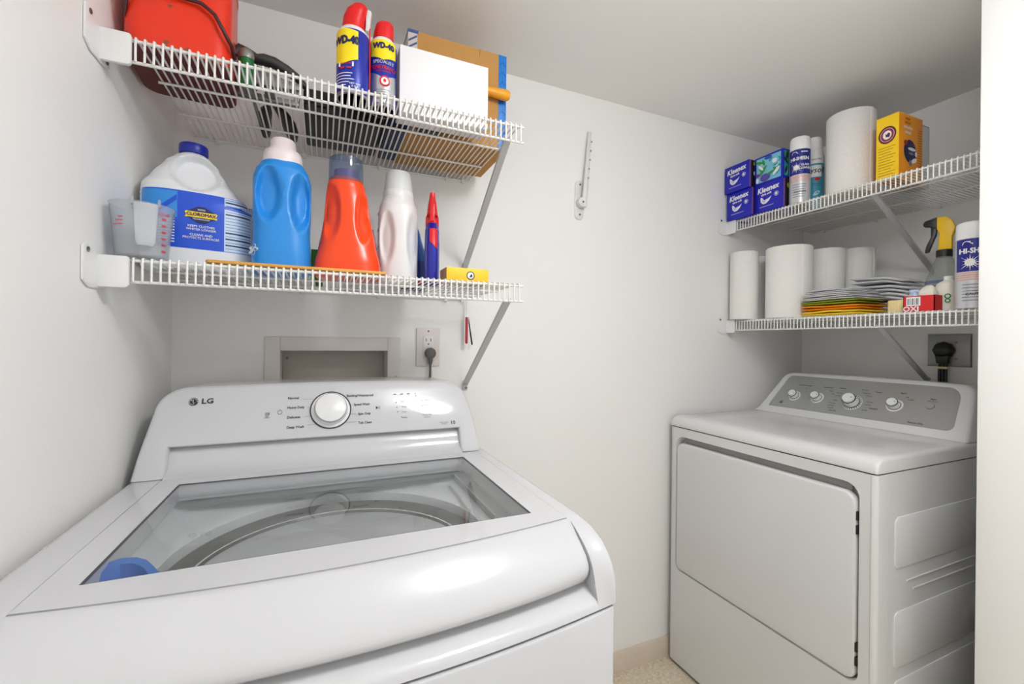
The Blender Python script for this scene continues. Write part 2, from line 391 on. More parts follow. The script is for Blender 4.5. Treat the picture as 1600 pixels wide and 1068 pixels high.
# ================================================================== WASHER
WX, WY = 0.024, 0.80
wa = thing('washing_machine', 'white top-load washer with glass lid and round dial under wire shelves', 'washer', (WX, WY, 0))
HW = .354; ZD = .9455
def bow(x, a=.034): return -a * (1 - min(1, (x / HW) ** 2)) + .034
def P_(x, y, z): return (x - WX, y - WY, z)
def grid(name, xs, prof, m, parent, drop=None, bowed=True, auto=50):
    v, f = [], []
    for x in xs:
        for (y, z) in prof:
            k = max(0, min(1, (.62 - y) / .1)) if bowed else 0
            yy = y + (bow(x - WX) - .034) * k; zz = z
            if drop: zz = z - drop(x)
            v.append(P_(x, yy, zz))
    n = len(prof)
    for i in range(len(xs) - 1):
        for j in range(n - 1): f.append((i * n + j, (i + 1) * n + j, (i + 1) * n + j + 1, i * n + j + 1))
    return pymesh(name, v, f, m, parent, auto=auto)
LX0, LX1 = -.275, .345
CV = [(1.25, ZD), (1.02, ZD), (.80, ZD), (.66, ZD), (.60, ZD), (.570, ZD - .0015), (.557, ZD - .004), (.545, ZD - .0075), (.530, ZD - .014), (.517, ZD - .025), (.508, ZD - .037), (.504, ZD - .05), (.5025, ZD - .068), (.502, .853)]   # outer edge
CS = [(1.25, ZD), (1.02, ZD), (.80, ZD), (.66, ZD), (.60, ZD), (.577, ZD - .001), (.566, ZD - .006), (.551, ZD - .0145), (.538, ZD - .0225), (.5275, ZD - .031), (.5210, ZD - .040), (.516, ZD - .052), (.509, ZD - .070), (.5025, .853)]   # along the lid
def cover_at(x):
    xin = LX0 if x < WX else LX1; t_ = min(1, abs(x - xin) / abs(HW - abs(xin - WX)) * 1.15) ** .8
    return [(a[0] + (b[0] - a[0]) * t_, a[1] + (b[1] - a[1]) * t_) for a, b in zip(CS, CV)]
def cover(name, xs):
    v, f = [], []; n = len(CV)
    for x in xs:
        for (y, z) in cover_at(x):
            k = 1 if y < .59 else max(0, min(1, (.62 - y) / .03)); v.append(P_(x, y + (bow(x - WX) - .034) * k, max(.853, z - dropf(x))))
    for i in range(len(xs) - 1):
        for j in range(n - 1): f.append((i * n + j, (i + 1) * n + j, (i + 1) * n + j + 1, i * n + j + 1))
    return pymesh(name, v, f, APPL, wa, auto=50)
def edgexs(x_in, x_out):
    s = 1 if x_out > x_in else -1
    return [x_in, x_in + s * .004, x_in + s * .009, x_in + s * .0125, x_out - s * .014, x_out - s * .009, x_out - s * .005, x_out - s * .002, x_out]
def dropf(x):
    d = min(abs(x - (WX - HW)), abs(x - (WX + HW)))
    if d >= .014: return 0
    q = (.014 - d) / .014
    return .012 * (1 - math.sqrt(max(0, 1 - q * q)))
tl = cover('top_cover', edgexs(LX0 - .0012, WX - HW))
tr = cover('top_cover', edgexs(LX1 + .0012, WX + HW))
# side skirts of the top cover down to the seam
for s in (-1, 1):
    x = WX + s * HW
    v = [P_(x, 1.25, ZD - .012)]; low = [P_(x, 1.25, .853)]
    v = [P_(x, y + (bow(x - WX) - .034) * max(0, min(1, (.62 - y) / .1)), max(.853, z - .012)) for y, z in CV]; low = [(a, b, .853) for a, b, c in v]
    n = len(v); pymesh('cover_side', v + low, [(i, i + 1, n + i + 1, n + i) for i in range(n - 1)], APPL, wa, smooth=True)
# front panel under the lid lip: recessed finger grip then out to the seam
FP = [(.60, .900), (.565, .893), (.548, .884), (.540, .8765), (.531, .8715), (.521, .8685), (.513, .866), (.507, .863), (.5040, .859), (.5025, .853)]
NX = [LX0 - .0012 + (LX1 - LX0 + .0024) * k / 16 for k in range(17)]
grid('front_cover', NX, FP, APPL, wa)
for gx in (LX0 - .0012, LX1 + .0012):
    side = [P_(gx, y + (bow(gx - WX) - .034) * (1 if y < .59 else max(0, min(1, (.62 - y) / .03))), z) for y, z in CS[2:]]
    pymesh('grip_end', side + [P_(gx, .64, .853), P_(gx, .80, .90)], [tuple(range(len(side) + 2))], APPL, wa)
# cabinet below the seam
def cabinet():
    xs = [WX - HW + 2 * HW * k / 16 for k in range(17)]
    fr = []
    for k, x in enumerate(xs):
        fr.append((x, .4985 + (bow(x - WX) - .034)))
    r = .012
    pts = [(WX - HW, 1.27)] + [(WX - HW, fr[0][1] + r), (WX - HW + .003, fr[0][1] + .003)] + fr[1:-1] + [(WX + HW - .003, fr[-1][1] + .003), (WX + HW, fr[-1][1] + r), (WX + HW, 1.27)]
    pts = [(a - WX, b - WY) for a, b in pts]
    return prism('cabinet', pts, .012, .8495, 'Z', APPL, wa, bev=.003)
cabinet()
for dx in (-.28, .28):
    for y in (.56, 1.2): lathe('foot', [(.02, 0), (.02, .006), (.012, .012)], BLACK, wa, n=12, M=Matrix.Translation((dx, y - WY, 0)))
# lid: frame, glass, front handle
GX0, GX1, GY0, GY1 = -.237, .302, .617, .975
ZL = ZD + .0015
def lid_frame():
    o = [(LX0, .5875), (LX1, .5875), (LX1, 1.015), (LX0, 1.015)]; i = [(GX0, GY0), (GX1, GY0), (GX1, GY1), (GX0, GY1)]
    v, f = [], []
    xs = [LX0 + (LX1 - LX0) * k / 12 for k in range(13)]
    def ring(pts, z, bowfront=True):
        out = []
        for (x, y) in pts: out.append(P_(x, y + ((bow(x - WX) - .034) if bowfront and y < .6 else 0), z))
        return out
    # subdivide outer and inner rings alike so the front edge follows the bow
    def sub(q, n=10):
        out = []
        for a, b in zip(q, q[1:] + q[:1]):
            for k in range(n): out.append((a[0] + (b[0] - a[0]) * k / n, a[1] + (b[1] - a[1]) * k / n))
        return out
    O, I = sub(o), sub(i); n = len(O)
    v = ring(O, ZL - .006) + ring(O, ZL - .001) + ring([(p[0] + (.001 if p[0] < 0 else -.001), p[1]) for p in O], ZL) + ring(I, ZL, False) + ring(I, ZL - .03, False)
    for r_ in range(4):
        for k in range(n): f.append((r_ * n + k, r_ * n + (k + 1) % n, (r_ + 1) * n + (k + 1) % n, (r_ + 1) * n + k))
    return pymesh('lid_frame', v, f, APPL, wa, auto=30)
lid_frame()
HP = [(.5855, ZL - .006), (.5855, ZL - .0008), (.584, ZL - .0002), (.577, ZL - .0022), (.566, ZL - .0092), (.553, ZL - .0195), (.541, ZL - .0305), (.5305, ZL - .0415), (.5240, ZL - .0500), (.5210, ZL - .0570), (.5210, ZL - .0620), (.5245, ZL - .0665), (.532, ZL - .0685), (.55, ZL - .067)]
HS = [(.5855, ZL - .006), (.5855, ZL - .0008), (.584, ZL - .0002), (.577, ZL - .0012), (.566, ZL - .0062), (.551, ZL - .0147), (.538, ZL - .0227), (.5275, ZL - .0312), (.5215, ZL - .0402), (.5200, ZL - .0487), (.5215, ZL - .0562), (.5255, ZL - .0635), (.533, ZL - .0680), (.55, ZL - .067)]
def lid_handle():
    xs = [LX0, LX0 + .001, LX0 + .004, LX0 + .01, LX0 + .02] + [LX0 + .02 + (LX1 - LX0 - .04) * k / 16 for k in range(1, 16)] + [LX1 - .02, LX1 - .01, LX1 - .004, LX1 - .001, LX1]
    v, f = [], []; n = len(HP)
    for x in xs:
        d = min(x - LX0, LX1 - x); q = max(0, (.012 - d) / .012); rnd = .006 * (1 - math.sqrt(max(0, 1 - q * q)))
        tb = min(1, abs(x - (LX0 + LX1) / 2) / .31) ** 4
        for (y, z) in [(a[0] + (b[0] - a[0]) * tb, a[1] + (b[1] - a[1]) * tb) for a, b in zip(HP, HS)]:
            k = 1; yy = y + (bow(x - WX) - .034) * k
            cy = .565; w = max(0, min(1, (.575 - y) / .03))
            v.append(P_(x, yy + rnd * w, z - (rnd * .4 * w if z > ZL - .045 else -rnd * .6)))
    for i in range(len(xs) - 1):
        for j in range(n - 1): f.append((i * n + j, (i + 1) * n + j, (i + 1) * n + j + 1, i * n + j + 1))
    f.append(tuple(range(n))); f.append(tuple(range((len(xs) - 1) * n, len(xs) * n)))
    return pymesh('lid_handle', v, f, APPL, wa, auto=45)
lid_handle()
GL = pane('lid_glass', (247, 248, 248), .01, .9, 1.5)
box('lid_glass', P_(GX0 + .0005, GY0 + .0005, ZL - .0035), P_(GX1 - .0005, GY1 - .0005, ZL - .0012), GL, wa)
GK = mat('gasket_dark', (70, 72, 74), .4)
def gasket():
    a = [(GX0, GY0), (GX1, GY0), (GX1, GY1), (GX0, GY1)]; w = .003; b = [(GX0 + w, GY0 + .0012), (GX1 - w, GY0 + .0012), (GX1 - w, GY1 - w), (GX0 + w, GY1 - w)]
    v = [P_(x, y, ZL + .0003) for x, y in a] + [P_(x, y, ZL - .0006) for x, y in b]
    return pymesh('glass_gasket', v, [(k, (k + 1) % 4, 4 + (k + 1) % 4, 4 + k) for k in range(4)], GK, wa)
gasket()
# inner tub cover from the rectangular opening to the round mouth
TC = (.028, .775); TR = .243
def tub_cover():
    n = 64; v, f = [], []
    def rectpt(a, hx, hy, cx, cy, e=2):
        c, s_ = math.cos(a), math.sin(a); k = (abs(c / hx) ** e + abs(s_ / hy) ** e) ** (-1 / e); return cx + c * k, cy + s_ * k
    cx, cy = (GX0 + GX1) / 2, (GY0 + GY1) / 2; hx, hy = (GX1 - GX0) / 2 + .012, (GY1 - GY0) / 2 + .012
    rows = [(hx, hy, 30, ZL - .012, 0), (hx, hy + .03, 20, ZL - .03, 0), (hx, hy + .045, 14, .902, .1), (hx - .012, hy + .05, 8, .888, .3), (.262, .262, 2.4, .884, .9), (TR + .006, TR + .006, 2, .8825, 1), (TR, TR, 2, .880, 1), (TR, TR, 2, .862, 1), (TR - .03, TR - .03, 2, .855, 1)]
    for (a_, b_, e, z, w) in rows:
        for k in range(n):
            x, y = rectpt(2 * PI * (k + .5) / n, a_, b_, cx + (TC[0] - cx) * w, cy + (TC[1] - cy) * w, e); v.append(P_(x, y, z))
    for r_ in range(len(rows) - 1):
        for k in range(n): f.append((r_ * n + k, r_ * n + (k + 1) % n, (r_ + 1) * n + (k + 1) % n, (r_ + 1) * n + k))
    return pymesh('tub_cover', v, f, mat('tub_plastic', (222, 224, 224), .3), wa, auto=40)
tub_cover()
TM = Matrix.Translation(P_(TC[0], TC[1], 0))
lathe('balance_ring', [(.243, .862), (.236, .866), (.222, .862), (.212, .852), (.206, .83), (.209, .812), (.214, .805)], mat('ring_grey', (108, 108, 104), .3), wa, n=64, M=TM, closed=True)
SS = mat('drum_steel', (100, 98, 93), .3, metal=.6)
lathe('drum', [(.214, .806), (.219, .80), (.219, .75), (.222, .745), (.222, .60), (.219, .595), (.219, .45), (.19, .43), (.02, .42), (.001, .44)], SS, wa, n=64, M=TM, closed=True)
lathe('wash_plate', [(.17, .445), (.15, .47), (.06, .50), (.03, .54), (.001, .55)], mat('plate_grey', (170, 172, 174), .4), wa, n=48, M=TM)
# blue detergent cup in the front left corner of the opening
def detergent():
    L = [(-.246, .602), (-.246, .668), (-.240, .688), (-.228, .697), (-.212, .694), (-.197, .680), (-.186, .662), (-.176, .644), (-.162, .628), (-.150, .602)]
    pts = [(a - WX, b - WY) for a, b in L]
    BL = mat('dispenser_blue', (52, 118, 205), .25)
    v = [(a, b, .938) for a, b in pts]; cx, cy = -.214 - WX, .645 - WY
    inn = [(cx + (a - cx) * .78, cy + (b - cy) * .80, .935) for a, b in pts]; low = [(cx + (a - cx) * .6, cy + (b - cy) * .66, .905) for a, b in pts]; out = [(a, b, .89) for a, b in pts]
    n = len(pts); f = []
    A = out + v + inn + low
    for r_ in range(3):
        for k in range(n): f.append((r_ * n + k, r_ * n + (k + 1) % n, (r_ + 1) * n + (k + 1) % n, (r_ + 1) * n + k))
    f.append(tuple(range(3 * n, 4 * n)))
    tag(pymesh('detergent_cup', A, f, BL, wa, auto=40), 'blue detergent dispenser cup')
detergent()
# lid hinge strut seen at the right inside of the opening
box('hinge_arm', P_(.272, .70, .905), P_(.276, .95, .918), mat('hinge_grey', (150, 152, 152), .4), wa, bev=.001)
# console
CT = .48
def cy_(z): return 1.023 + (z - ZD) * CT      # front plane of the console
def console():
    CX0, CX1 = -.3245, .362
    prof = [(CX0, ZD + .001), (-.2725, ZD + .001), (-.2725, .999), (.3135, .999), (.3135, ZD + .001), (CX1, ZD + .001), (.357, 1.0), (.350, 1.04), (.343, 1.065)]
    for k in range(1, 7): a = R(90 * k / 7); prof.append((.289 + .052 * math.cos(a), 1.066 + .046 * math.sin(a)))
    prof += [(.285, 1.1125), (.15, 1.1155), (.02, 1.1165), (-.11, 1.1155), (-.245, 1.1125)]
    for k in range(1, 7): a = R(90 + 90 * k / 7); prof.append((-.25 + .055 * math.cos(a), 1.066 + .046 * math.sin(a)))
    prof += [(-.3065, 1.06), (-.314, 1.02), (-.320, .985)]
    n = len(prof); bm = bmesh.new()
    va = [bm.verts.new(P_(x, cy_(z), z)) for x, z in prof]; vb = [bm.verts.new(P_(x * .985 + .0003, 1.262, ZD + .001 + (z - ZD - .001) * .985)) for x, z in prof]
    bm.faces.new(va); bm.faces.new(vb[::-1])
    for i in range(n): bm.faces.new((va[i], vb[i], vb[(i + 1) % n], va[(i + 1) % n]))
    bmesh.ops.recalc_face_normals(bm, faces=bm.faces)
    es = [e for e in bm.edges if all(v in va for v in e.verts) and not (min(v.co.z for v in e.verts) < ZD + .002 and max(v.co.z for v in e.verts) < ZD + .002)]
    bmesh.ops.bevel(bm, geom=es, offset=.0075, segments=4, affect='EDGES', profile=.5, clamp_overlap=True)
    me = bpy.data.meshes.new('console'); bm.to_mesh(me); bm.free()
    return link('console', me, APPL, wa, auto=40)
con = console()
BP = [(1.075, 1.001), (1.066, .994), (1.058, .984), (1.054, .976), (1.050, .966), (1.043, .957), (1.032, .951), (1.022, .9485), (1.0165, ZD)]
grid('console_band', [-.273 + (.5865) * k / 4 for k in range(5)], BP, APPL, wa, bowed=False)
def cf(x0, z0, off=.0006):
    nrm = Vector((0, -1, CT)).normalized(); tz = Vector((0, CT, 1)).normalized(); base = Vector(P_(x0, cy_(z0), z0))
    return lambda x, y, e=0: base + Vector((1, 0, 0)) * x + tz * y + nrm * (off + e)
# dial
nrm = Vector((0, -1, CT)).normalized(); q = Vector((0, 0, 1)).rotation_difference(nrm).to_matrix().to_4x4()
DM = Matrix.Translation(P_(.020, cy_(1.055), 1.055)) @ q
dial = lathe('dial', [(.0425, .0002), (.0425, .001), (.0398, .0014), (.036, .003), (.0335, .008), (.0325, .018), (.0318, .0205), (.030, .0215), (.0, .0225)], mat('dial_white', (236, 236, 236), .3), wa, n=48, M=DM)
lathe('dial_ring', [(.0408, .0008), (.0408, .0016), (.0436, .0016), (.0436, .0004)], INK, dial, n=48, M=DM, closed=True)
lathe('knob_line', [(.0332, .0172), (.0337, .0178), (.0332, .0186)], INKG, dial, n=48, M=DM, closed=True)
# printed lettering on the console
lg = cf(-.241, 1.083)
flatshape('logo', [(ell(0, 0, .0082, .0086, 24), 0)] + [(p, 1) for p, _ in ringpoly(0, 0, .0062, .0068, 20, -10, 290)] + [([(-.0006, .0035), (.0003, .0035), (.0003, -.0028), (-.0006, -.0028)], 1), ([(-.0006, -.0028), (.0025, -.0028), (.0025, -.0036), (-.0006, -.0036)], 1), (ell(-.0028, .0025, .0009, .0009, 8), 1)], [INK, WHITE], con, lg)
text('lettering', 'LG', .0155, INK, con, cf(-.2165, 1.083), bold=.03, sx=1.15)
for s_, x, z, al in (('Normal', -.068, 1.083, 'LEFT'), ('Heavy Duty', -.068, 1.0635, 'LEFT'), ('Delicates', -.068, 1.0435, 'LEFT'), ('Deep Wash', -.068, 1.0235, 'LEFT'), ('Bedding/Waterproof', .054, 1.0835, 'LEFT'), ('Speed Wash', .069, 1.064, 'LEFT'), ('Spin Only', .078, 1.0435, 'LEFT'), ('Tub Clean', .078, 1.0245, 'LEFT')):
    text('lettering', s_, .0080, INK, con, cf(x, z), bold=.016, align=al, sx=.88)
ticks = []
for x0, z0, x1, z1 in ((-.038, 1.083, -.016, 1.083), (-.027, 1.0635, -.023, 1.0635), (-.034, 1.0435, -.023, 1.0435), (-.028, 1.0235, -.008, 1.0245), (.060, 1.0435, .074, 1.0435), (.052, 1.0245, .074, 1.0245)):
    ticks.append(([(x0, z0 - 1.05 - .0003), (x1, z1 - 1.05 - .0003), (x1, z1 - 1.05 + .0003), (x0, z0 - 1.05 + .0003)], 0))
flatshape('dial_marks', ticks, [INKG], con, cf(0, 1.05))
pw = cf(-.082, 1.055)
flatshape('power_symbol', ringpoly(0, 0, .0040, .0048, 24, 115, 425) + [([(-.0004, .0015), (.0004, .0015), (.0004, .0058), (-.0004, .0058)], 0)], [INK], con, pw)
flatshape('remote_symbol', ringpoly(-.001, .003, .0030, .0038, 20) + [(rrect(.0022, .0006, .0042, .0056, .0006, 2), 0), (ell(-.001, .003, .0014, .0014, 12), 0)], [INKG], con, cf(-.106, 1.05))
text('lettering', 'Smart\nDiagnosis', .0030, INK, con, cf(-.106, 1.0465), bold=.0)
flatshape('play_pause_symbol', [([(-.004, -.004), (.0015, 0), (-.004, .004)], 0), ([(.0022, -.0035), (.0030, -.0035), (.0030, .0035), (.0022, .0035)], 1), ([(.0040, -.0035), (.0048, -.0035), (.0048, .0035), (.0040, .0035)], 1)], [INK, INKG], con, cf(.122, 1.055))
dots = [([(x - .0035, z - 1.05 - .0009), (x + .0035, z - 1.05 - .0009), (x + .0035, z - 1.05 + .0009), (x - .0035, z - 1.05 + .0009)], 0) for x, z in ((.163, 1.087), (.179, 1.087), (.195, 1.087))]
dots += [(ell(x, z - 1.05, .0012, .0012, 10), 0) for x, z in ((.212, 1.087), (.213, 1.081), (.165, 1.066), (.166, 1.0545), (.167, 1.043), (.2145, 1.067), (.2155, 1.0555), (.2165, 1.044))]
flatshape('indicator_lights', dots, [INK], con, cf(0, 1.05))
for s_, x, z in (('Hot', .176, 1.066), ('Warm', .177, 1.0545), ('Cold', .178, 1.043), ('Extra Rinse', .223, 1.067), ('Soil Heavy', .224, 1.0555), ('Deep Fill', .225, 1.044)):
    text('lettering', s_, .0048, INKG, con, cf(x, z), bold=.01, align='LEFT')
text('lettering', 'Temp.', .0065, INK, con, cf(.182, 1.031), bold=.004)
text('lettering', 'Water Fill\nOption', .0055, INKG, con, cf(.236, 1.031), bold=.0)
text('lettering', '10', .0125, INK, con, cf(.2985, 1.0125), bold=.02)
text('lettering', 'DIRECT DRIVE\nMOTOR', .0035, INK, con, cf(.277, 1.0125), bold=.004)

# ================================================================== DRYER
DX, DY = 1.238, .97
dr = thing('clothes_dryer', 'white front-load dryer with silver control panel and square door', 'dryer', (DX, DY, 0))
def D_(x, y, z): return (x - DX, y - DY, z)
Y0, Y1, DXB = .627, 1.314, 1.955
def front_panel():
    """front sheet with rounded door opening, recess pocket, folded side edges"""
    hole = rrect(.664, .362, 1.284, .866, [.035, .035, .028, .028], 6)   # (y,z)
    n = len(hole); cx, cz = .974, .614; out = []
    for (y, z) in hole:
        dy, dz = y - cx, z - cz
        k = min(((1.302 if dy > 0 else .639) - cx) / dy if abs(dy) > 1e-6 else 1e9, ((.8975 if dz > 0 else .012) - cz) / dz if abs(dz) > 1e-6 else 1e9); out.append((cx + dy * k, cz + dz * k))
    corners = [(1.302, .8975), (.639, .8975), (.639, .012), (1.302, .012)]
    # snap the nearest outline point to each corner
    for c_ in corners:
        i = min(range(n), key=lambda k: (out[k][0] - c_[0]) ** 2 + (out[k][1] - c_[1]) ** 2); out[i] = c_
    v = [D_(DX, y, z) for y, z in out] + [D_(DX, y, z) for y, z in hole]
    sh = []
    for y, z in hole: sh.append(D_(DX + .0022, cx + (y - cx) * .9965, cz + (z - cz) * .9965))
    deep = [D_(DX + .03, cx + (y - cx) * .985, cz + (z - cz) * .985) for y, z in hole]
    v += sh + deep; f = []
    for r_ in range(3):
        for k in range(n): f.append((r_ * n + k, r_ * n + (k + 1) % n, (r_ + 1) * n + (k + 1) % n, (r_ + 1) * n + k))
    f.append(tuple(range(3 * n, 4 * n)))
    return pymesh('front_panel', v, f, APPL2, dr, auto=35)
front_panel()
def shell():
    """rounded vertical front corners, sides and back"""
    pts = []
    def arc(cx, cy, r, a0, a1):
        for k in range(7): a = R(a0 + (a1 - a0) * k / 6); pts.append((cx + r * math.cos(a), cy + r * math.sin(a)))
    pts.append((DX, .639)); arc(DX + .0125, .6395, .0125, 180, 270)
    pts.append((DX + .048, Y0)); pts.append((DX + .049, Y0 + .002)); pts.append((DX + .050, Y0 + .0005))
    pts.append((DXB, Y0 + .0005)); pts.append((DXB, Y1 - .0005)); pts.append((DX + .05, Y1 - .0005)); arc(DX + .0125, 1.3015, .0125, 90, 180); pts.append((DX, 1.302))
    v = [D_(x, y, .012) for x, y in pts] + [D_(x, y, .8975) for x, y in pts]; n = len(pts)
    f = [(k, k + 1, n + k + 1, n + k) for k in range(n - 1)]
    return pymesh('cabinet', v, f, APPL2, dr, auto=30)
shell()
box('base_plinth', D_(DX + .03, Y0 + .02, .002), D_(DXB - .02, Y1 - .02, .03), BLACK, dr)
# door
def door():
    pts = rrect(.671, .368, 1.278, .842, [.03, .03, .024, .024], 7)   # (y,z)
    b = prism('door', [(a - DY, z) for a, z in pts], -.004, .022, 'X', APPL2, dr, bev=.006, seg=3)
    return b
dd = door()
for z in (.41, .445, .74, .775): box('hinge', D_(DX - .002, .6655, z), D_(DX + .012, .6705, z + .022), BLACK, dd)
tag(box('handle_recess', D_(DX + .018, .69, .838), D_(DX + .0285, 1.255, .862), mat('recess_grey', (150, 150, 148), .4), dd, bev=.003), 'grey finger recess above the door')
# embossed side panels
for (x0, z0, x1, z1) in ((1.315, .655, 1.93, .785), (1.315, .405, 1.93, .548), (1.315, .18, 1.93, .375)):
    o = prism('side_emboss', [(a - DX, b) for a, b in rrect(x0, z0, x1, z1, .018, 5)], Y0 - .0022 - DY, Y0 + .001 - DY, 'Y', APPL2, dr, bev=.002, seg=2)
for (x0, z0, x1) in ((1.37, .618, 1.93), (1.40, .592, 1.93)):
    tube('side_rib', [D_(x0, Y0, z0), D_(x1, Y0, z0)], .0022, APPL2, dr, n=8)
# top panel: bullnose front, seam shadow below
box('seam', D_(DX + .006, Y0 + .004, .8965), D_(DXB, Y1 - .004, .9005), BLACK, dr)
def top_panel():
    prof = [(0, .9005), (-.0012, .905), (0.001, .918), (.008, .930), (.022, .9375), (.045, .9405), (.10, .9395), (.46, .9395), (.717, .9395)]
    ys = [(Y0 - .001, .012), (Y0, .006), (Y0 + .004, .002), (Y0 + .014, 0)] + [(Y0 + (Y1 - Y0) * k / 6, 0) for k in range(1, 6)] + [(Y1 - .014, 0), (Y1 - .004, .002), (Y1, .006), (Y1 + .001, .012)]
    v, f = [], []; n = len(prof)
    for y, d in ys:
        for x, z in prof:
            v.append((x + (d * .4 if x < .03 else 0), y - DY, max(.9005, z - d * (z - .9005) / .039)))
    for i in range(len(ys) - 1):
        for j in range(n - 1): f.append((i * n + j, (i + 1) * n + j, (i + 1) * n + j + 1, i * n + j + 1))
    m = len(ys)
    # near and far skirts
    for i in (0, m - 1):
        b = len(v); v += [(p[0], p[1], .9005) for p in v[i * n:(i + 1) * n]]
        for j in range(n - 1): f.append((i * n + j, i * n + j + 1, b + j + 1, b + j))
    return pymesh('top_panel', v, f, APPL2, dr, auto=50)
top_panel()
# console: plane from (1.70,.962) to (1.80,1.09)
def dc(z): return 1.70 + (z - .962) * (.1 / .128)
def dryer_console():
    pr = [(.632, .940), (.637, .97), (.645, 1.02), (.652, 1.055)]
    for k in range(0, 7): a = R(180 - 90 * k / 6); pr.append((.690 + .036 * math.cos(a), 1.062 + .036 * math.sin(a)))
    pr += [(.80, 1.1005), (.97, 1.1015), (1.14, 1.1005), (1.215, 1.0985)]
    for k in range(1, 7): a = R(90 - 90 * k / 6); pr.append((1.222 + .036 * math.cos(a), 1.062 + .036 * math.sin(a)))
    pr += [(1.268, 1.03), (1.279, .99), (1.290, .955), (1.305, .940)]
    n = len(pr); bm = bmesh.new()
    va = [bm.verts.new(D_(dc(z) - .002, y, z)) for y, z in pr]; vb = [bm.verts.new(D_(1.93, y, .94 + (z - .94) * .96)) for y, z in pr]
    bm.faces.new(va); bm.faces.new(vb[::-1])
    for i in range(n): bm.faces.new((va[i], vb[i], vb[(i + 1) % n], va[(i + 1) % n]))
    bmesh.ops.recalc_face_normals(bm, faces=bm.faces)
    es = [e for e in bm.edges if all(v in va for v in e.verts) and max(v.co.z for v in e.verts) > .945]
    bmesh.ops.bevel(bm, geom=es, offset=.010, segments=4, affect='EDGES', profile=.5, clamp_overlap=True)
    me = bpy.data.meshes.new('console'); bm.to_mesh(me); bm.free(); return link('console', me, APPL2, dr, auto=40)
dcon = dryer_console()
dn = Vector((-.128, 0, .1)).normalized(); dt = Vector((.1, 0, .128)).normalized()
def df(y0, z0, off=.0006):
    base = Vector(D_(dc(z0) - .002, y0, z0)); return lambda x, y, e=0: base + Vector((0, -1, 0)) * x + dt * y + dn * (off + e)
SILV = mat('panel_silver', (168, 169, 169), .32, metal=.35)
def silver():
    pts = []
    for (y, z) in rrect(.672, .964, 1.250, 1.086, [.012, .03, .016, .004], 6):
        k = (z - .964) / .122
        if y > 1: y -= .030 * k * k
        else: y += .016 * k * k
        pts.append((y, z))
    # rrect works in (y,z); y grows away from the viewer
    v = [Vector(D_(dc(z) - .002, y, z)) + dn * .0012 for y, z in pts] + [Vector(D_(dc(z) - .002, y, z)) - dn * .002 for y, z in pts]; n = len(pts)
    return pymesh('control_panel', v, [tuple(range(n))] + [(k, (k + 1) % n, n + (k + 1) % n, n + k) for k in range(n)], SILV, dr)
cp = silver()
qd = Vector((0, 0, 1)).rotation_difference(dn).to_matrix().to_4x4()
for (y, z, s) in ((1.165, 1.010, .82), (1.079, 1.012, .84), (.957, 1.010, 1.15), (.833, 1.016, .86)):
    MM = Matrix.Translation(Vector(D_(dc(z) - .002, y, z))) @ qd @ Matrix.Scale(s, 4)
    k = lathe('knob', [(.0195, .002), (.0195, .009), (.0185, .012), (.0172, .022), (.0160, .0295), (.0145, .031), (.0, .0315)], mat('knob_white', (232, 232, 231), .35), dr, n=32, M=MM)
    lathe('dial_ring', [(.0215, .0014), (.0215, .0028), (.0275, .0022), (.0275, .0012)], mat('ring_white', (226, 226, 226), .3), k, n=36, M=MM, closed=True)
    lathe('knob_band', [(.0190, .0225), (.0180, .0243), (.0160, .0243)], mat('chrome_dark', (90, 90, 92), .25, metal=.6), k, n=32, M=MM, closed=True)
    lathe('knob_foot_line', [(.0200, .0018), (.0212, .0026), (.0200, .0045)], mat('chrome_dark', (90, 90, 92)), k, n=32, M=MM, closed=True)
    lathe('pointer', [(.0014, .0), (.0014, .0016)], INK, k, n=10, M=MM @ Matrix.Translation((.0, -.0105, .0312)))
    if s > 1: flatshape('dial_ticks', [([((.0225) * math.cos(R(a)) , (.0225) * math.sin(R(a))), (.0262 * math.cos(R(a)), .0262 * math.sin(R(a))), (.0262 * math.cos(R(a + 7)), .0262 * math.sin(R(a + 7))), (.0225 * math.cos(R(a + 7)), .0225 * math.sin(R(a + 7)))], 0) for a in range(0, 360, 15)], [INK], k, lambda x, y, e=0, MM=MM: MM @ Vector((x, y, .0031 + e * .2)))
MM = Matrix.Translation(Vector(D_(dc(1.0255) - .002, .743, 1.0255))) @ qd
bt = lathe('start_button', [(.010, .001), (.010, .003), (.009, .0042), (.0, .0046)], SILV, dr, n=24, M=MM)
lathe('button_ring', [(.0100, .0012), (.0112, .0016), (.0112, .0011)], INKG, bt, n=24, M=MM, closed=True)
lathe('logo_badge', [(.0075, .001), (.0075, .002), (.006, .0024), (0, .0024)], INK, cp, n=24, M=Matrix.Translation(Vector(D_(dc(.982) - .002, 1.206, .982))) @ qd)
flatshape('logo_print', ringpoly(0, 0, .0058, .0065, 20) + ringpoly(-.0012, .0003, .0016, .0022, 12, 20, 330) + ringpoly(.0022, -.0003, .0012, .0018, 12, 60, 400), [WHITE], cp, df(1.206, .982, .0026))
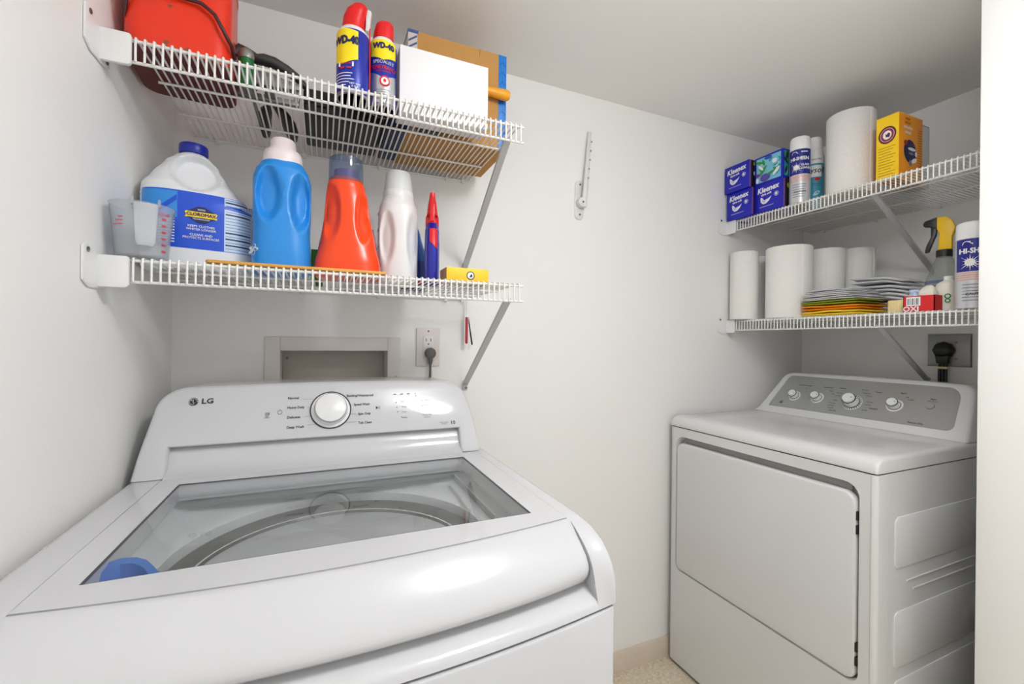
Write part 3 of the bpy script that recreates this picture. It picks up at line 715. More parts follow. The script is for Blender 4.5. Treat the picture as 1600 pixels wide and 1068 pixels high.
for s_, y, z, sz, b in (('Extended Tumble', 1.142, 1.052, .0068, .01), ('Temperature', 1.056, 1.052, .0068, .01), ('On', 1.133, 1.040, .005, 0), ('Regular', 1.040, 1.041, .005, 0), ('Low', 1.030, 1.031, .005, 0), ('Cottons', 1.006, 1.054, .0068, .01), ('Casuals', .892, 1.052, .0068, .01), ('Delicates', .886, .998, .0068, .01), ('Time Dry', 1.008, .976, .0068, .01), ('Signal', .823, 1.056, .0075, .012), ('Off', .808, 1.044, .005, 0), ('Loudest', .796, 1.038, .005, 0), ('Start', .742, 1.046, .0078, .012), ('Press and hold', .742, 1.0395, .0042, 0), ('Sensor Dry', .762, .972, .0085, .012),
                       ('More Dry', .935, 1.055, .005, 0), ('Energy Saver', .925, 1.045, .005, 0), ('Less Dry', .915, 1.037, .005, 0), ('More Dry', 1.010, 1.037, .005, 0), ('Less Dry', 1.012, 1.027, .005, 0), ('Damp', 1.014, 1.011, .005, 0), ('60 minutes', 1.020, 1.000, .005, 0), ('40 minutes', 1.020, .992, .005, 0), ('20 minutes', 1.018, .984, .005, 0), ('More Dry', .905, 1.017, .005, 0), ('Less Dry', .907, 1.008, .005, 0), ('Air Fluff', .910, .990, .005, 0)):
    text('lettering', s_, sz, INK, cp, df(y, z, .0017), bold=max(b, .01) * 1.6)

# 240 volt outlet and plug on the right wall above the dryer
t = thing('range_outlet', 'grey square metal outlet plate on wall above the dryer', 'outlet', (XR, .817, 1.20), -PI / 2)
GMET = mat('plate_grey_metal', (158, 158, 160), .4, metal=.4)
box('plate', (-.058, -.010, -.056), (.058, -.0005, .056), GMET, t, bev=.003)
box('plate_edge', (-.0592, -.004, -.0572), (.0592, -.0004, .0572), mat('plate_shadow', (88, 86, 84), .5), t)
for x, z in ((-.028, .026), (.022, .028), (.022, -.030)): lathe('screw', [(.004, .010), (.004, .0115), (.002, .012)], SCREW, t, n=10, M=Matrix.Translation((x, 0, z)) @ Matrix.Rotation(R(90), 4, 'X'))
t = thing('dryer_cord', 'thick black dryer plug and cable with yellow tag', 'cord', (XR, .825, 1.20), -PI / 2)
lathe('plug', [(.020, .0105), (.030, .014), (.031, .024), (.027, .034), (.018, .040), (0, .041)], BLACK, t, n=8, M=Matrix.Rotation(R(90), 4, 'X'))
prism('plug_neck', [(-.019, -.018), (.019, -.018), (.015, -.047), (-.015, -.047)], -.036, -.014, 'Y', BLACK, t, bev=.003)
for dx in (-.0085, 0, .0085): tube('cable', [(dx, -.025, -.04), (dx, -.026, -.10), (dx + .004, -.03, -.17), (dx + .004, -.03, -.33)], .0046, BLACK, t, n=8)
tag(box('cable_tag', (-.014, -.032, -.066), (.015, -.019, -.058), mat('tag_yellow', (226, 214, 158), .5), t, bev=.001), 'pale yellow tag')

# foil vent hose standing between the dryer and the front wall (seen mirrored in the dryer side)
def duct():
    P = []; 
    ctrl = [(2.0, .562, .60), (1.985, .562, .52), (1.965, .562, .43), (1.93, .562, .34), (1.87, .562, .28), (1.75, .562, .25)]
    for a, b in zip(ctrl, ctrl[1:]):
        for k in range(10): P.append(Vector(a).lerp(Vector(b), k / 10))
    v, f = tubemesh(P, [.043 if k % 2 else .038 for k in range(len(P))], 16)
    tag(pymesh('vent_hose', v, f, mat('foil', (214, 214, 212), .3, metal=.9), None, auto=60), 'silver ribbed foil vent hose beside the dryer, mirrored in its side panel', 'hose')
duct()

# ================================================================== LOWER LEFT SHELF
def face(x, y): return math.atan2(-x, y)
def recess(cx, cz, rx, rz, dep, pw=2.0):
    def g(p):
        if p.y >= 0.004: return 0
        t = ((p.x - cx) / rx) ** 2 + ((p.z - cz) / rz) ** 2
        if t >= 1: return 0
        k = 1 - t; return dep * min(1, k * pw) * min(1, (-p.y) / .02)
    return g
def disp_of(*gs):
    def d(p):
        a = sum(g(p) for g in gs); return Vector((p.x, p.y + a, p.z))
    return d
B1 = ZLL + WT
# measuring cup
cx, cy = -.2925, .972
t = thing('measuring_cup', 'clear plastic measuring cup with red marks at left end of shelf', 'cup', (cx, cy, B1), face(cx, cy))
CUP = pane('cup_plastic', (236, 238, 240), .12, .6, 1.4, opaque=.22, body=(242, 243, 245))
lathe('bowl', [(.0, .001), (.034, .001), (.037, .004), (.0405, .045), (.0455, .0925), (.0462, .0930), (.0445, .0930), (.0392, .045), (.0355, .006), (.0, .004)], CUP, t, n=40)
hd = Loft([(.018, .0105, .004, .004, 3), (.024, .0135, .0065, .004, 3.5), (.06, .0155, .0085, .004, 4), (.088, .0172, .0095, .004, 4)])
o = hd.build('handle', pane('cup_handle', (236, 238, 240), .12, .6, 1.4, opaque=.45, body=(244, 245, 246)), t, n=28, per=3); o.location = (0, -.0475, 0)
for sx in (-.0135, .0215): box('handle_ear', (sx - .002, -.057, .084), (sx + .002, -.046, .0965), CUP, t, bev=.0008)
RM = mat('cup_red', (205, 70, 80), .5)
cl = Loft([(0, .0375, .0375, 0, 2), (.0925, .0455, .0455, 0, 2)])
for k in range(6): cl.patch('measure_mark', .026, .0315, .012 + k * .011, .0155 + k * .011, RM, t, nx=3, nz=1)
for k in range(3): cl.patch('measure_mark', -.038 + k * .003, -.026, .052 + k * .006, .0535 + k * .006, RM, t, nx=3, nz=1)
text('lettering', '1 CUP', .008, RM, t, lambda x, y: (x + .026, cl.front(x + .026, y + .0765), y + .0765), bold=.01)

# bleach jug
cx, cy = -.2395, 1.117
t = thing('bleach_jug', 'white bleach jug with wide blue label and navy cap on lower shelf', 'bottle', (cx, cy, B1), face(cx, cy))
jug = Loft([(0, .088, .058, 0, 3.2), (.006, .0955, .064, 0, 3.4), (.03, .0965, .065, 0, 3.4), (.130, .0965, .065, 0, 3.2), (.146, .093, .062, -.004, 3), (.169, .0815, .056, -.014, 2.6), (.189, .066, .050, -.016, 2.3), (.223, .046, .038, -.0135, 2.1), (.238, .031, .029, -.012, 2), (.244, .0225, .0225, -.0115, 2)])
JW = mat('jug_white', (233, 234, 236), .32, sss=.1)
jb = jug.build('body', JW, t, n=72, per=7, disp=disp_of(recess(-.006, .197, .042, .040, .026, 2.6)))
lathe('cap', [(.0245, .0), (.0255, .002), (.0255, .016), (.0245, .0195), (.022, .021), (0, .0215)], mat('cap_navy', (24, 36, 150), .35), t, n=36, M=Matrix.Translation((-.0115, 0, .245)))
BL1 = mat('label_blue', (20, 78, 205), .35); BL2 = mat('label_sky', (48, 140, 218), .35); BL3 = mat('label_pale', (205, 222, 240), .4); NAVY = mat('print_navy', (20, 28, 84), .4); YEL = mat('print_yellow', (250, 214, 30), .4)
LH0, LH1 = .040, .153
jug.patch('label', -.0955, .0955, LH0, LH1, BL1, jb, .0006, 40, 10)
jug.patch('label_side', -.0952, -.036, LH0 + .058, LH1 - .003, BL2, jb, .0010, 14, 6)
jug.patch('label_stripe', -.07, -.037, LH0 + .05, LH1 - .02, BL1, jb, .0014, 14, 4, shape=lambda a, b: (-.078 + .041 * a, LH0 + .052 + .040 * a + .011 * b))
jug.patch('label_facts', .041, .0955, LH0 + .001, LH1 - .001, BL3, jb, .0010, 14, 8)
def on(lf, x0, z0, off=.0016, dy=0): return lambda x, y, e=0: (x0 + x, lf.front(x0 + x, z0 + y, off + e) + dy, z0 + y)
flatshape('badge', [([(-.022, .006), (-.006, .016), (.006, .016), (.022, .006), (.022, -.006), (.006, -.017), (-.006, -.017), (-.022, -.006)], 0), ([(-.027, .004), (-.023, .0065), (-.023, -.0065), (-.027, -.006), (-.0245, -.001)], 1), ([(.027, .004), (.023, .0065), (.023, -.0065), (.027, -.006), (.0245, -.001)], 1), ([(-.024, .0055), (.024, .0055), (.024, -.0055), (-.024, -.0055)], 1)], [NAVY, YEL], jb, on(jug, .0025, .108))
text('lettering', 'CLOROMAX', .0088, NAVY, jb, on(jug, .0025, .1080, .0026), bold=.03, sx=.98)
text('lettering', 'WITH', .0048, WHITE, jb, on(jug, .0025, .1175, .0026), bold=.01)
text('lettering', 'TECHNOLOGY', .0042, WHITE, jb, on(jug, .0025, .099, .0026), bold=.01)
text('lettering', 'KEEPS CLOTHES\nWHITER LONGER', .0062, WHITE, jb, on(jug, .0025, .0815, .0022), bold=.012)
text('lettering', 'CLEANS AND\nPROTECTS SURFACES', .0062, WHITE, jb, on(jug, .0025, .0645, .0022), bold=.012)
for k, w in enumerate((.018, .026, .034, .034, .03, .034, .028, .034, .024)): jug.patch('fine_print', -.040 - w, -.040, .094 - k * .0056, .0962 - k * .0056, WHITE, jb, .0014, 6, 1)
for k in range(17):
    dark = k in (1, 5, 11, 13, 15)
    jug.patch('fine_print', .043, .0945, .147 - k * .0063, (.1500 if dark else .1485) - k * .0063, NAVY if dark else mat('print_slate', (120, 150, 190), .5), jb, .0014, 8, 1)

# bottle hiding behind the jug and the blue bottle
cx, cy = -.127, 1.235
t = thing('disinfectant_bottle', 'white cleaner bottle with navy cap hidden between bleach jug and blue bottle', 'bottle', (cx, cy, B1), face(cx, cy))
kb = Loft([(0, .034, .03, 0, 2.6), (.01, .036, .032, 0, 2.6), (.15, .036, .032, 0, 2.6), (.185, .030, .028, 0, 2.2), (.215, .018, .018, -.006, 2)])
kbo = kb.build('body', JW, t)
prism('cap', rrect(-.03, .214, .004, .262, .004, 3), -.016, .016, 'Y', mat('cap_navy', ()), t, bev=.002)
kb.patch('label', -.036, .036, .02, .125, NAVY, kbo, .0006, 20, 4)
kb.patch('label_band', -.036, .036, .127, .152, WHITE, kbo, .0006, 20, 2)
text('lettering', 'KILLS 99%', .0115, INK, kbo, on(kb, -.001, .140, .0012), bold=.02)
flatshape('emblem', ringpoly(0, 0, .014, .019, 24) + [(ell(0, 0, .0135, .0135, 20), 1)], [REDP, WHITE], kbo, on(kb, -.014, .066, .0012))

# blue softener bottle
cx, cy = -.080, 1.06
t = thing('softener_bottle', 'bright blue fabric softener bottle with pale pink cap', 'bottle', (cx, cy, B1), face(cx, cy))
bb = Loft([(0, .052, .042, 0, 3), (.006, .0565, .046, 0, 3), (.04, .0560, .046, 0, 2.8), (.085, .0540, .045, 0, 2.6), (.136, .0555, .046, 0, 2.6), (.197, .0555, .046, 0, 2.5), (.216, .0505, .043, 0, 2.3), (.230, .0425, .038, 0, 2.1), (.238, .036, .034, .001, 2)])
BLU = mat('softener_blue', (38, 140, 222), .3)
bo = bb.build('body', BLU, t, n=88, per=8, disp=disp_of(recess(-.026, .160, .024, .058, .022, 1.5), recess(.034, .150, .020, .062, .022, 1.5)))
lathe('cap', [(.034, .228), (.0375, .231), (.0375, .246), (.0355, .2575), (.026, .266), (.0235, .283), (.0215, .286), (0, .2865)], mat('cap_pink', (240, 228, 228), .35), t, n=40)
flatshape('label_flower', [(ell(.004 * math.cos(a), .006 * math.sin(a), .006, .004, 12, a), 0) for a in (0, 1.2, 2.4, 3.6, 4.8)], [WHITE], bo, on(bb, -.0525, .045, .001))

# orange detergent bottle
cx, cy = .053, 1.06
t = thing('orange_detergent_bottle', 'glossy orange detergent bottle with clear blue-grey cap', 'bottle', (cx, cy, B1), face(cx, cy))
ob = Loft([(0, .066, .050, 0, 3), (.006, .0705, .054, 0, 3), (.03, .0690, .053, 0, 2.8), (.080, .058, .048, 0, 2.6), (.138, .0485, .043, -.0025, 2.4), (.180, .0440, .040, -.004, 2.2), (.205, .0395, .037, -.0055, 2.1), (.220, .0355, .0345, -.0065, 2)])
ORG = mat('detergent_orange', (246, 72, 18), .25)
oo = ob.build('body', ORG, t, n=88, per=8, disp=disp_of(recess(-.036, .140, .020, .062, .014, 1.4), recess(.032, .135, .018, .062, .014, 1.4)))
CAPB = pane('cap_clear_blue', (196, 206, 222), .06, .8, 1.45, opaque=.16, body=(150, 168, 200))
lathe('cap', [(.0362, .212), (.0368, .214), (.0355, .2655), (.034, .267), (.0, .2672)], CAPB, t, n=40, M=Matrix.Translation((-.0065, 0, 0)))
lathe('cap_inner', [(.026, .219), (.025, .240), (.0, .241)], mat('spout_purple', (120, 70, 150), .4), t, n=28, M=Matrix.Translation((-.0065, 0, 0)))
for sx in (-1, 1): ob.patch('side_label', sx * .0560, sx * .0640, .03, .115, mat('label_navy_edge', (40, 40, 90), .4), oo, .0008, 3, 8, shape=lambda a, b, sx=sx: (sx * (.0672 - .0165 * b + .0020 * a), .032 + .085 * b))

# white detergent bottle
cx, cy = .1727, 1.13
t = thing('white_detergent_bottle', 'plain white detergent bottle with milky cap beside orange bottle', 'bottle', (cx, cy, B1), face(cx, cy)); t.scale = (1.06,) * 3
wb = Loft([(0, .041, .040, 0, 2.6), (.005, .0445, .043, 0, 2.6), (.03, .0455, .044, 0, 2.6), (.105, .0460, .044, 0, 2.5), (.160, .0455, .043, 0, 2.4), (.182, .0425, .041, 0, 2.2), (.198, .0365, .036, 0, 2), (.206, .0345, .0345, 0, 2)])
wo = wb.build('body', mat('bottle_white', (236, 236, 235), .3), t, n=80, per=8, disp=disp_of(recess(-.024, .106, .017, .062, .013, 1.5), recess(.034, .104, .015, .062, .013, 1.5)))
lathe('collar', [(.0345, .203), (.0352, .205), (.0345, .218), (.033, .220)], mat('collar_white', (238, 238, 238), .3), t, n=36)
lathe('cap', [(.0335, .219), (.0325, .228), (.0285, .260), (.026, .2655), (.0, .2665)], mat('cap_milky', (226, 228, 228), .3, sss=.2), t, n=36)
for k in range(4): flatshape('side_print', [(ell(0, 0, .0016, .005, 10), 0)], [INK], wo, on(wb, -.0445 - .0003 * k, .165 - .04 * k, .0008))

# blue bottle behind the white one
cx, cy = .226, 1.205
t = thing('blue_bottle', 'dark blue bottle half hidden behind white detergent bottle', 'bottle', (cx, cy, B1), face(cx, cy))
lb = Loft([(0, .032, .028, 0, 2.6), (.006, .034, .03, 0, 2.6), (.09, .0335, .03, 0, 2.4), (.15, .022, .022, -.004, 2.2), (.185, .012, .012, -.008, 2)])
lo_ = lb.build('body', mat('bottle_blue', (34, 86, 170), .3), t)
lathe('cap', [(.0125, .184), (.0125, .198), (0, .199)], WHITE, t, n=20, M=Matrix.Translation((-.008, 0, 0)))
lb.patch('label', -.01, .033, .03, .075, mat('label_deepblue', (30, 50, 130), .4), lo_, .0008, 10, 3)
lb.patch('label_red', 0, .032, .012, .028, REDP, lo_, .0008, 10, 2)

# navy spray bottle with red head
cx, cy = .2525, 1.10
t = thing('red_top_spray_bottle', 'slim navy spray bottle with red trigger head, seen from its narrow side', 'spray bottle', (cx, cy, B1), face(cx, cy))
sb = Loft([(0, .0165, .040, 0, 3), (.005, .0185, .043, 0, 3), (.10, .0185, .043, 0, 2.8), (.135, .0175, .034, 0, 2.5), (.156, .0150, .018, 0, 2)])
so = sb.build('body', mat('spray_navy', (26, 32, 150), .25), t)
RH = mat('trigger_red', (214, 24, 30), .3)
lathe('collar', [(.0165, .150), (.0170, .152), (.0165, .172), (.015, .175)], RH, t, n=24)
hdm = Loft([(.172, .0140, .022, 0, 3), (.195, .0115, .030, 0, 3), (.212, .0085, .034, 0, 3), (.222, .0075, .034, 0, 3)])
hdm.build('trigger_head', RH, t, n=32, per=4).location = (0, -.012, 0)
prism('trigger', [(-.046, .195), (-.038, .198), (-.036, .17), (-.044, .15), (-.05, .152)], -.0055, .0055, 'X', RH, t, bev=.0015)
sb.patch('label_red', -.004, .016, .098, .146, REDP, so, .001, 6, 6, shape=lambda a, b: (-.006 + .019 * a, .096 + .052 * b - .018 * (1 - b) * (a)  + .018 * (1 - b) * 1 - .009))

# yellow box on its side
t = thing('baking_soda_box', 'small flat yellow box at right end of lower shelf', 'box', (.3135, 1.02, B1), 0)
YB_ = mat('box_yellow', (250, 200, 40), .5)
b_ = box('carton', (-.0515, -.03, 0), (.0515, .03, .034), YB_, t, bev=.001)
box('end_flap', (-.0522, -.0295, .0008), (-.0514, .0295, .033), mat('flap_brown', (150, 118, 92), .7), t)
pl = lambda x, y, e=0: (x + .006, -.0306 - e, y + .017)
flatshape('emblem', [(ell(0, 0, .010, .010, 24), 0), (ell(0, 0, .0078, .0078, 24), 1)] + [([(-.003, -.004), (.004, -.004), (.0045, .002), (.001, .0035), (-.001, 0)], 0)], [INK, WHITE], b_, pl)

# small green carton far behind
t = box('green_carton', (-.014, -.02, 0), (.014, .02, .092), mat('carton_green', (58, 128, 52), .5), None, bev=.001); t.location = (-.0135, 1.245, B1)
tag(t, 'small green carton behind gap between blue and orange bottles', 'box')
# wooden paint stick along the lip
t = prism('paint_stick', [(-.191, -.012), (-.196, -.004), (-.196, .004), (-.191, .012), (.122, .012), (.122, -.012)], 0, .0055, 'Z', mat('stick_wood', (214, 158, 72), .6, noise_amt=.12, noise_scale=30), None, bev=.0008)
t.location = (0, .960, B1); tag(t, 'long thin wooden paint stick lying along front of lower shelf', 'stick')
# small tool hanging under the end of the shelf
t = thing('hanging_tool', 'small red and black folding tool hanging below lower shelf', 'tool', (.414, 1.318, 1.20))
tube('strap', [(0, 0, .092), (0, 0, .145)], .0022, WHITE, t, n=6)
prism('red_blade', rrect(-.0075, 0, .0055, .094, [.002, .002, .006, .006], 4), -.003, .003, 'Y', WHITE, t, bev=.0008)
prism('red_inlay', rrect(-.0052, .006, .0032, .089, [.002, .002, .004, .004], 4), -.0042, -.0028, 'Y', mat('tool_red', (170, 30, 44), .4), t)
prism('black_blade', [(.0035, .090), (.0065, .090), (.021, .004), (.0165, .002)], -.002, .002, 'Y', BLACK, t, bev=.0006)

# ================================================================== UPPER LEFT SHELF
B2 = ZUL + WT
t = thing('red_metal_can', 'chipped red metal can with wire handle at left end of top shelf', 'can', (-.2515, 1.058, B2), R(5))
RC = bpy.data.materials.new('can_red'); RC.use_nodes = True
def rustmat(m):
    nt = m.node_tree; b = nt.nodes['Principled BSDF']; b.inputs['Roughness'].default_value = .3
    tc = nt.nodes.new('ShaderNodeTexCoord'); n = nt.nodes.new('ShaderNodeTexNoise'); n.inputs['Scale'].default_value = 45; n.inputs['Detail'].default_value = 6
    sx = nt.nodes.new('ShaderNodeSeparateXYZ'); nt.links.new(tc.outputs['Object'], sx.inputs[0]); nt.links.new(tc.outputs['Object'], n.inputs['Vector'])
    mr = nt.nodes.new('ShaderNodeMapRange'); mr.inputs[1].default_value = .0; mr.inputs[2].default_value = .035; mr.inputs[3].default_value = .13; mr.inputs[4].default_value = -.10
    nt.links.new(sx.outputs['Z'], mr.inputs[0]); ad = nt.nodes.new('ShaderNodeMath'); ad.operation = 'ADD'
    nt.links.new(n.outputs['Fac'], ad.inputs[0]); nt.links.new(mr.outputs[0], ad.inputs[1])
    r = nt.nodes.new('ShaderNodeValToRGB'); e = r.color_ramp.elements; e[0].position = .60; e[0].color = lin((232, 48, 14)); e[1].position = .66; e[1].color = lin((118, 78, 42))
    nt.links.new(ad.outputs[0], r.inputs[0]); nt.links.new(r.outputs[0], b.inputs['Base Color'])
rustmat(RC); MC['can_red'] = RC
box('body', (-.081, -.09, .003), (.081, .09, .215), RC, t, bev=.030, seg=5, vert_only=True)
box('base_rim', (-.0795, -.0885, 0), (.0795, .0885, .006), mat('rim_darkred', (96, 28, 20), .5), t, bev=.029, seg=5, vert_only=True)
box('lid', (-.082, -.092, .212), (.082, .092, .228), RC, t, bev=.031, seg=5, vert_only=True)
HR = mat('bail_brown', (66, 22, 20), .4)
tube('bail_handle', [(-.078, -.075, .05), (-.070, -.094, .085), (-.04, -.0975, .098), (.0, -.098, .100), (.036, -.0995, .0985), (.056, -.1005, .0845), (.0700, -.099, .0600), (.0815, -.088, .042), (.0855, -.060, .034)], .0034, HR, t, n=8)
tube('handle_lug', [(.078, -.054, .034), (.090, -.054, .034)], .008, mat('lug_grey', (120, 120, 120), .4, metal=.6), t, n=12)
# green hand tool
t = thing('green_hand_tool', 'green hand tool with grey rounded head beside red can', 'tool', (-.146, 1.035, B2))
GT = mat('tool_green', (20, 110, 52), .3); GG = mat('tool_grey', (146, 146, 142), .4, metal=.5)
lathe('grip', [(0, 0), (.010, .001), (.0125, .008), (.0135, .035), (.0125, .055)], GT, t, n=20)
lathe('head', [(.0135, .054), (.0145, .062), (.012, .071), (.006, .076), (0, .077)], GG, t, n=20)
tube('blade', [(.002, .008, .006), (.004, .09, .005), (.008, .20, .004)], [.006, .005, .0025], GG, t, n=8, flat=(1, .6))
# staple gun
t = thing('staple_gun', 'grey steel staple gun with long curved lever on top shelf', 'staple gun', (-.112, 1.085, B2))
SG = mat('gun_steel', (128, 128, 126), .35, metal=.7); SGD = mat('gun_dark', (74, 73, 72), .4, metal=.5)
prism('body', [(-.060, 0), (-.060, .062), (-.045, .072), (-.005, .066), (.03, .052), (.066, .048), (.066, .034), (.02, .030), (-.02, .03), (-.03, .012), (-.034, 0)], -.013, .013, 'Y', SG, t, bev=.002)
tube('lever', [(-.063, -.0, .088), (-.052, 0, .100), (-.040, 0, .096), (-.022, 0, .088), (-.008, 0, .090), (.012, 0, .088), (.036, 0, .078), (.060, 0, .064), (.074, 0, .050)], [.011, .0125, .0115, .011, .0125, .0125, .0115, .0095, .007], SGD, t, n=10, flat=(1.2, .9))
prism('lever_link', [(-.058, .06), (-.040, .06), (-.040, .092), (-.056, .095)], -.009, .009, 'Y', SGD, t, bev=.001)
box('magazine', (-.034, -.010, 0), (.060, .010, .012), SG, t, bev=.0015)
prism('rear_post', [(.050, .010), (.060, .010), (.063, .036), (.052, .036)], -.009, .009, 'Y', SG, t, bev=.001)
# black handled pliers lying flat toward the wall
t = thing('pliers', 'pliers with two black grips lying under the staple gun', 'pliers', (-.106, 1.105, B2 + .0045))
lathe('pivot', [(.009, 0), (.009, .009), (0, .010)], SG, t, n=18)
prism('jaw', [(-.012, -.008), (-.010, -.045), (0, -.075), (.010, -.045), (.012, -.008), (0, .012)], 0, .008, 'Z', SG, t, bev=.001)
for s in (-1, 1): tube('grip', [(s * .006, .012, .006), (s * .017, .05, .009), (s * .026, .10, .011), (s * .030, .15, .011), (s * .032, .195, .010)], [.007, .013, .016, .016, .009], BLACK, t, n=10, flat=(1, .7))
# black tool case
t = thing('black_tool_case', 'flat black plastic tool case lying behind the spray cans', 'case', (.043, 1.19, B2))
BC = mat('case_black', (34, 34, 35), .45)
box('shell', (-.087, -.095, 0), (.087, .095, .030), BC, t, bev=.008, seg=3)
box('cover', (-.087, -.095, .031), (.087, .095, .058), BC, t, bev=.008, seg=3)
for x in (-.05, .05): box('latch', (x - .012, -.101, .018), (x + .012, -.094, .044), BC, t, bev=.002)
tube('carry_handle', [(-.03, -.096, .03), (-.028, -.112, .03), (.028, -.112, .03), (.03, -.096, .03)], .004, BC, t, n=8)
# navy carton seen from below
t = box('navy_carton', (-.024, -.10, 0), (.024, .10, .085), mat('carton_navy', (30, 44, 84), .5, noise_amt=.3, noise_scale=60), None, bev=.001); t.location = (.162, 1.185, B2)
tag(t, 'narrow navy carton behind the spray cans next to black case', 'box')

# spray lubricant cans
def lube_can(label, loc, r, h, main, low, rz, kind):
    t = thing('lubricant_can', label, 'spray can', loc, rz, 'lubricant spray cans')
    b = lathe('can', [(r - .004, 0), (r - .001, .001), (r, .004), (r, h - .018), (r - .002, h - .014)], main, t, n=48)
    lathe('shoulder', [(r - .0015, h - .0145), (r - .003, h - .010), (r - .008, h - .003), (r - .013, h)], WHITE, t, n=40)
    lathe('bottom_rim', [(r - .002, -.0), (r + .0006, .001), (r + .0006, .004), (r, .005)], mat('tin', (190, 190, 192), .25, metal=.9), t, n=40)
    return t, b, Cyl(r, 0, h)
CB = mat('can_blue', (24, 44, 160), .3, metal=.1)
CY = mat('can_yellow', (252, 226, 20), .35)
t, b, cyl = lube_can('blue and yellow lubricant can in front, red cap with white straw arm', (.0555, 1.003, B2), .0335, .150, CB, None, face(.0555, 1.003) - .25, 0)
RCAP = mat('cap_red', (226, 18, 22), .35)
cp1 = Loft([(.148, .0235, .0235, .0, 2), (.160, .0225, .0235, .001, 2.2), (.172, .0225, .024, .003, 2.4), (.186, .021, .024, .008, 2.6), (.196, .016, .022, .014, 2.4), (.200, .010, .016, .016, 2)])
cp1.build('cap', RCAP, t, n=40, per=4)
prism('straw_arm', [(.026, .150), (.034, .150), (.036, .178), (.038, .192), (.030, .196), (.027, .18)], -.006, .004, 'Y', mat('arm_white', (228, 228, 228), .4), t, bev=.0015)
tube('straw', [(.0350, -.004, .155), (.0355, -.004, .08), (.0355, -.004, .012)], .0013, RCAP, t, n=8)
cyl.patch('shield', -.0335, .0335, .068, .130, CY, b, .0006, 24, 6, shape=lambda a, q: (-.0325 + .0500 * a, (.072 - .012 * (1 - abs(a - .4) / .6)) * (1 - q) + (.130 + .004 * (1 - abs(a - .4) / .6)) * q))
text('lettering', 'WD-40', .0225, NAVY, b, on(cyl, -.0065, .109, .0012), bold=.05, sx=.74)
flatshape('print_band', [(rrect(-.016, -.005, .016, .005, .001, 2), 0), (rrect(-.012, -.010, -.003, -.0062, .001, 2), 1), (rrect(.002, -.010, .011, -.0062, .001, 2), 1)], [WHITE, REDP], b, on(cyl, -.006, .060))
text('lettering', '2 WAYS', .006, REDP, b, on(cyl, -.006, .060, .0018), bold=.01)
for k, w in enumerate((.022, .020, .024, .018, .014)): cyl.patch('fine_print', -.028, -.028 + w * 1.6, .040 - k * .0062, .0418 - k * .0062, WHITE, b, .001, 10, 1)
text('lettering', 'NET WT\n8 OZ', .0055, WHITE, b, on(cyl, .012, .017, .001), bold=.01)
t, b, cyl = lube_can('specialist penetrant lubricant can, silver lower half, red cap, beside white box', (.1195, 1.022, B2), .0298, .158, CB, None, face(.1195, 1.022), 1)
cyl.patch('silver_band', -.0296, .0296, .004, .064, mat('can_silver', (206, 208, 212), .25, metal=.7), b, .0005, 24, 5, shape=lambda a, q: (-.0296 + .0592 * a, .006 + (.052 + .016 * (2 * abs(a - .55))) * q))
cp2 = Loft([(.156, .0225, .0225, 0, 2), (.170, .0215, .0225, .001, 2.4), (.186, .0195, .022, .003, 2.8), (.192, .016, .019, .004, 2.6)])
cp2.build('cap', RCAP, t, n=36, per=4)
cyl.patch('shield', -.026, .0285, .105, .145, CY, b, .0008, 20, 6, shape=lambda a, q: (-.0255 + .052 * a, (.108 - .009 * (1 - abs(a - .5) / .5)) * (1 - q) + .143 * q))
text('lettering', 'WD-40', .0175, NAVY, b, on(cyl, .001, .129, .0014), bold=.05, sx=.80)
text('lettering', 'SPECIALIST', .0100, mat('print_silver', (200, 202, 210), .4), b, on(cyl, .001, .0945, .001), bold=.015, sx=.9)
text('lettering', 'PENETRANT', .0115, REDP, b, on(cyl, .001, .0825, .001), bold=.02, sx=.82)
text('lettering', 'FAST ACTING', .0050, REDP, b, on(cyl, .001, .0745, .001), bold=.01)
flatshape('emblem', [(ell(0, 0, .0115, .0115, 24), 0), (ell(0, 0, .0080, .0080, 24), 1), (ell(0, .001, .003, .004, 12), 0)], [REDP, WHITE], b, on(cyl, .004, .053))
for k in range(5): cyl.patch('fine_print', -.024, .016 - .003 * (k % 2), .034 - k * .005, .0352 - k * .005, INKG, b, .001, 10, 1)

# white carton and cardboard box
t = thing('white_carton', 'plain white carton standing on top shelf in front of cardboard box', 'box', (.2585, 1.032, B2))
box('carton', (-.1045, -.03, 0), (.1045, .03, .150), mat('carton_white', (238, 238, 240), .5), t, bev=.0012)
box('left_flap', (-.1052, -.0292, .001), (-.1044, .0292, .149), mat('carton_lilac', (196, 192, 208), .5), t)
t = thing('cardboard_box', 'tall brown cardboard box with blue tape edge against the wall', 'box', (.3185, 1.20, B2))
cb = box('carton', (-.131, -.10, 0), (.131, .10, .258), CARD, t, bev=.0015)
box('tape', (.109, -.1006, .001), (.1316, .02, .2575), mat('tape_blue', (22, 120, 206), .4), t, bev=.0006)
for k in range(9):
    z = .02 + k * .026
    prism('tape_mark', [(.112, z), (.120, z + .010), (.129, z), (.129, z + .0025), (.120, z + .0125), (.112, z + .0025)], -.1012, -.1004, 'Y', mat('tape_dark', (14, 78, 160), .4), t)
box('print_strip', (-.1312, -.1006, .001), (-.108, .02, .2575), mat('strip_pale', (208, 196, 190), .5), t)
for k in range(14):
    z = .012 + k * .0165
    prism('stripe', [(-.130, z), (-.109, z + .0155), (-.109, z + .0205), (-.130, z + .005)], -.1012, -.1004, 'Y', mat('stripe_blue', (54, 84, 140), .5), t)
box('strip_edge', (-.1314, -.1010, .250), (-.106, .022, .2582), mat('stripe_blue', ()), t)
box('tear', (.055, -.1004, .240), (.056, -.0996, .2575), mat('card_dark', (120, 84, 44), .8), t)
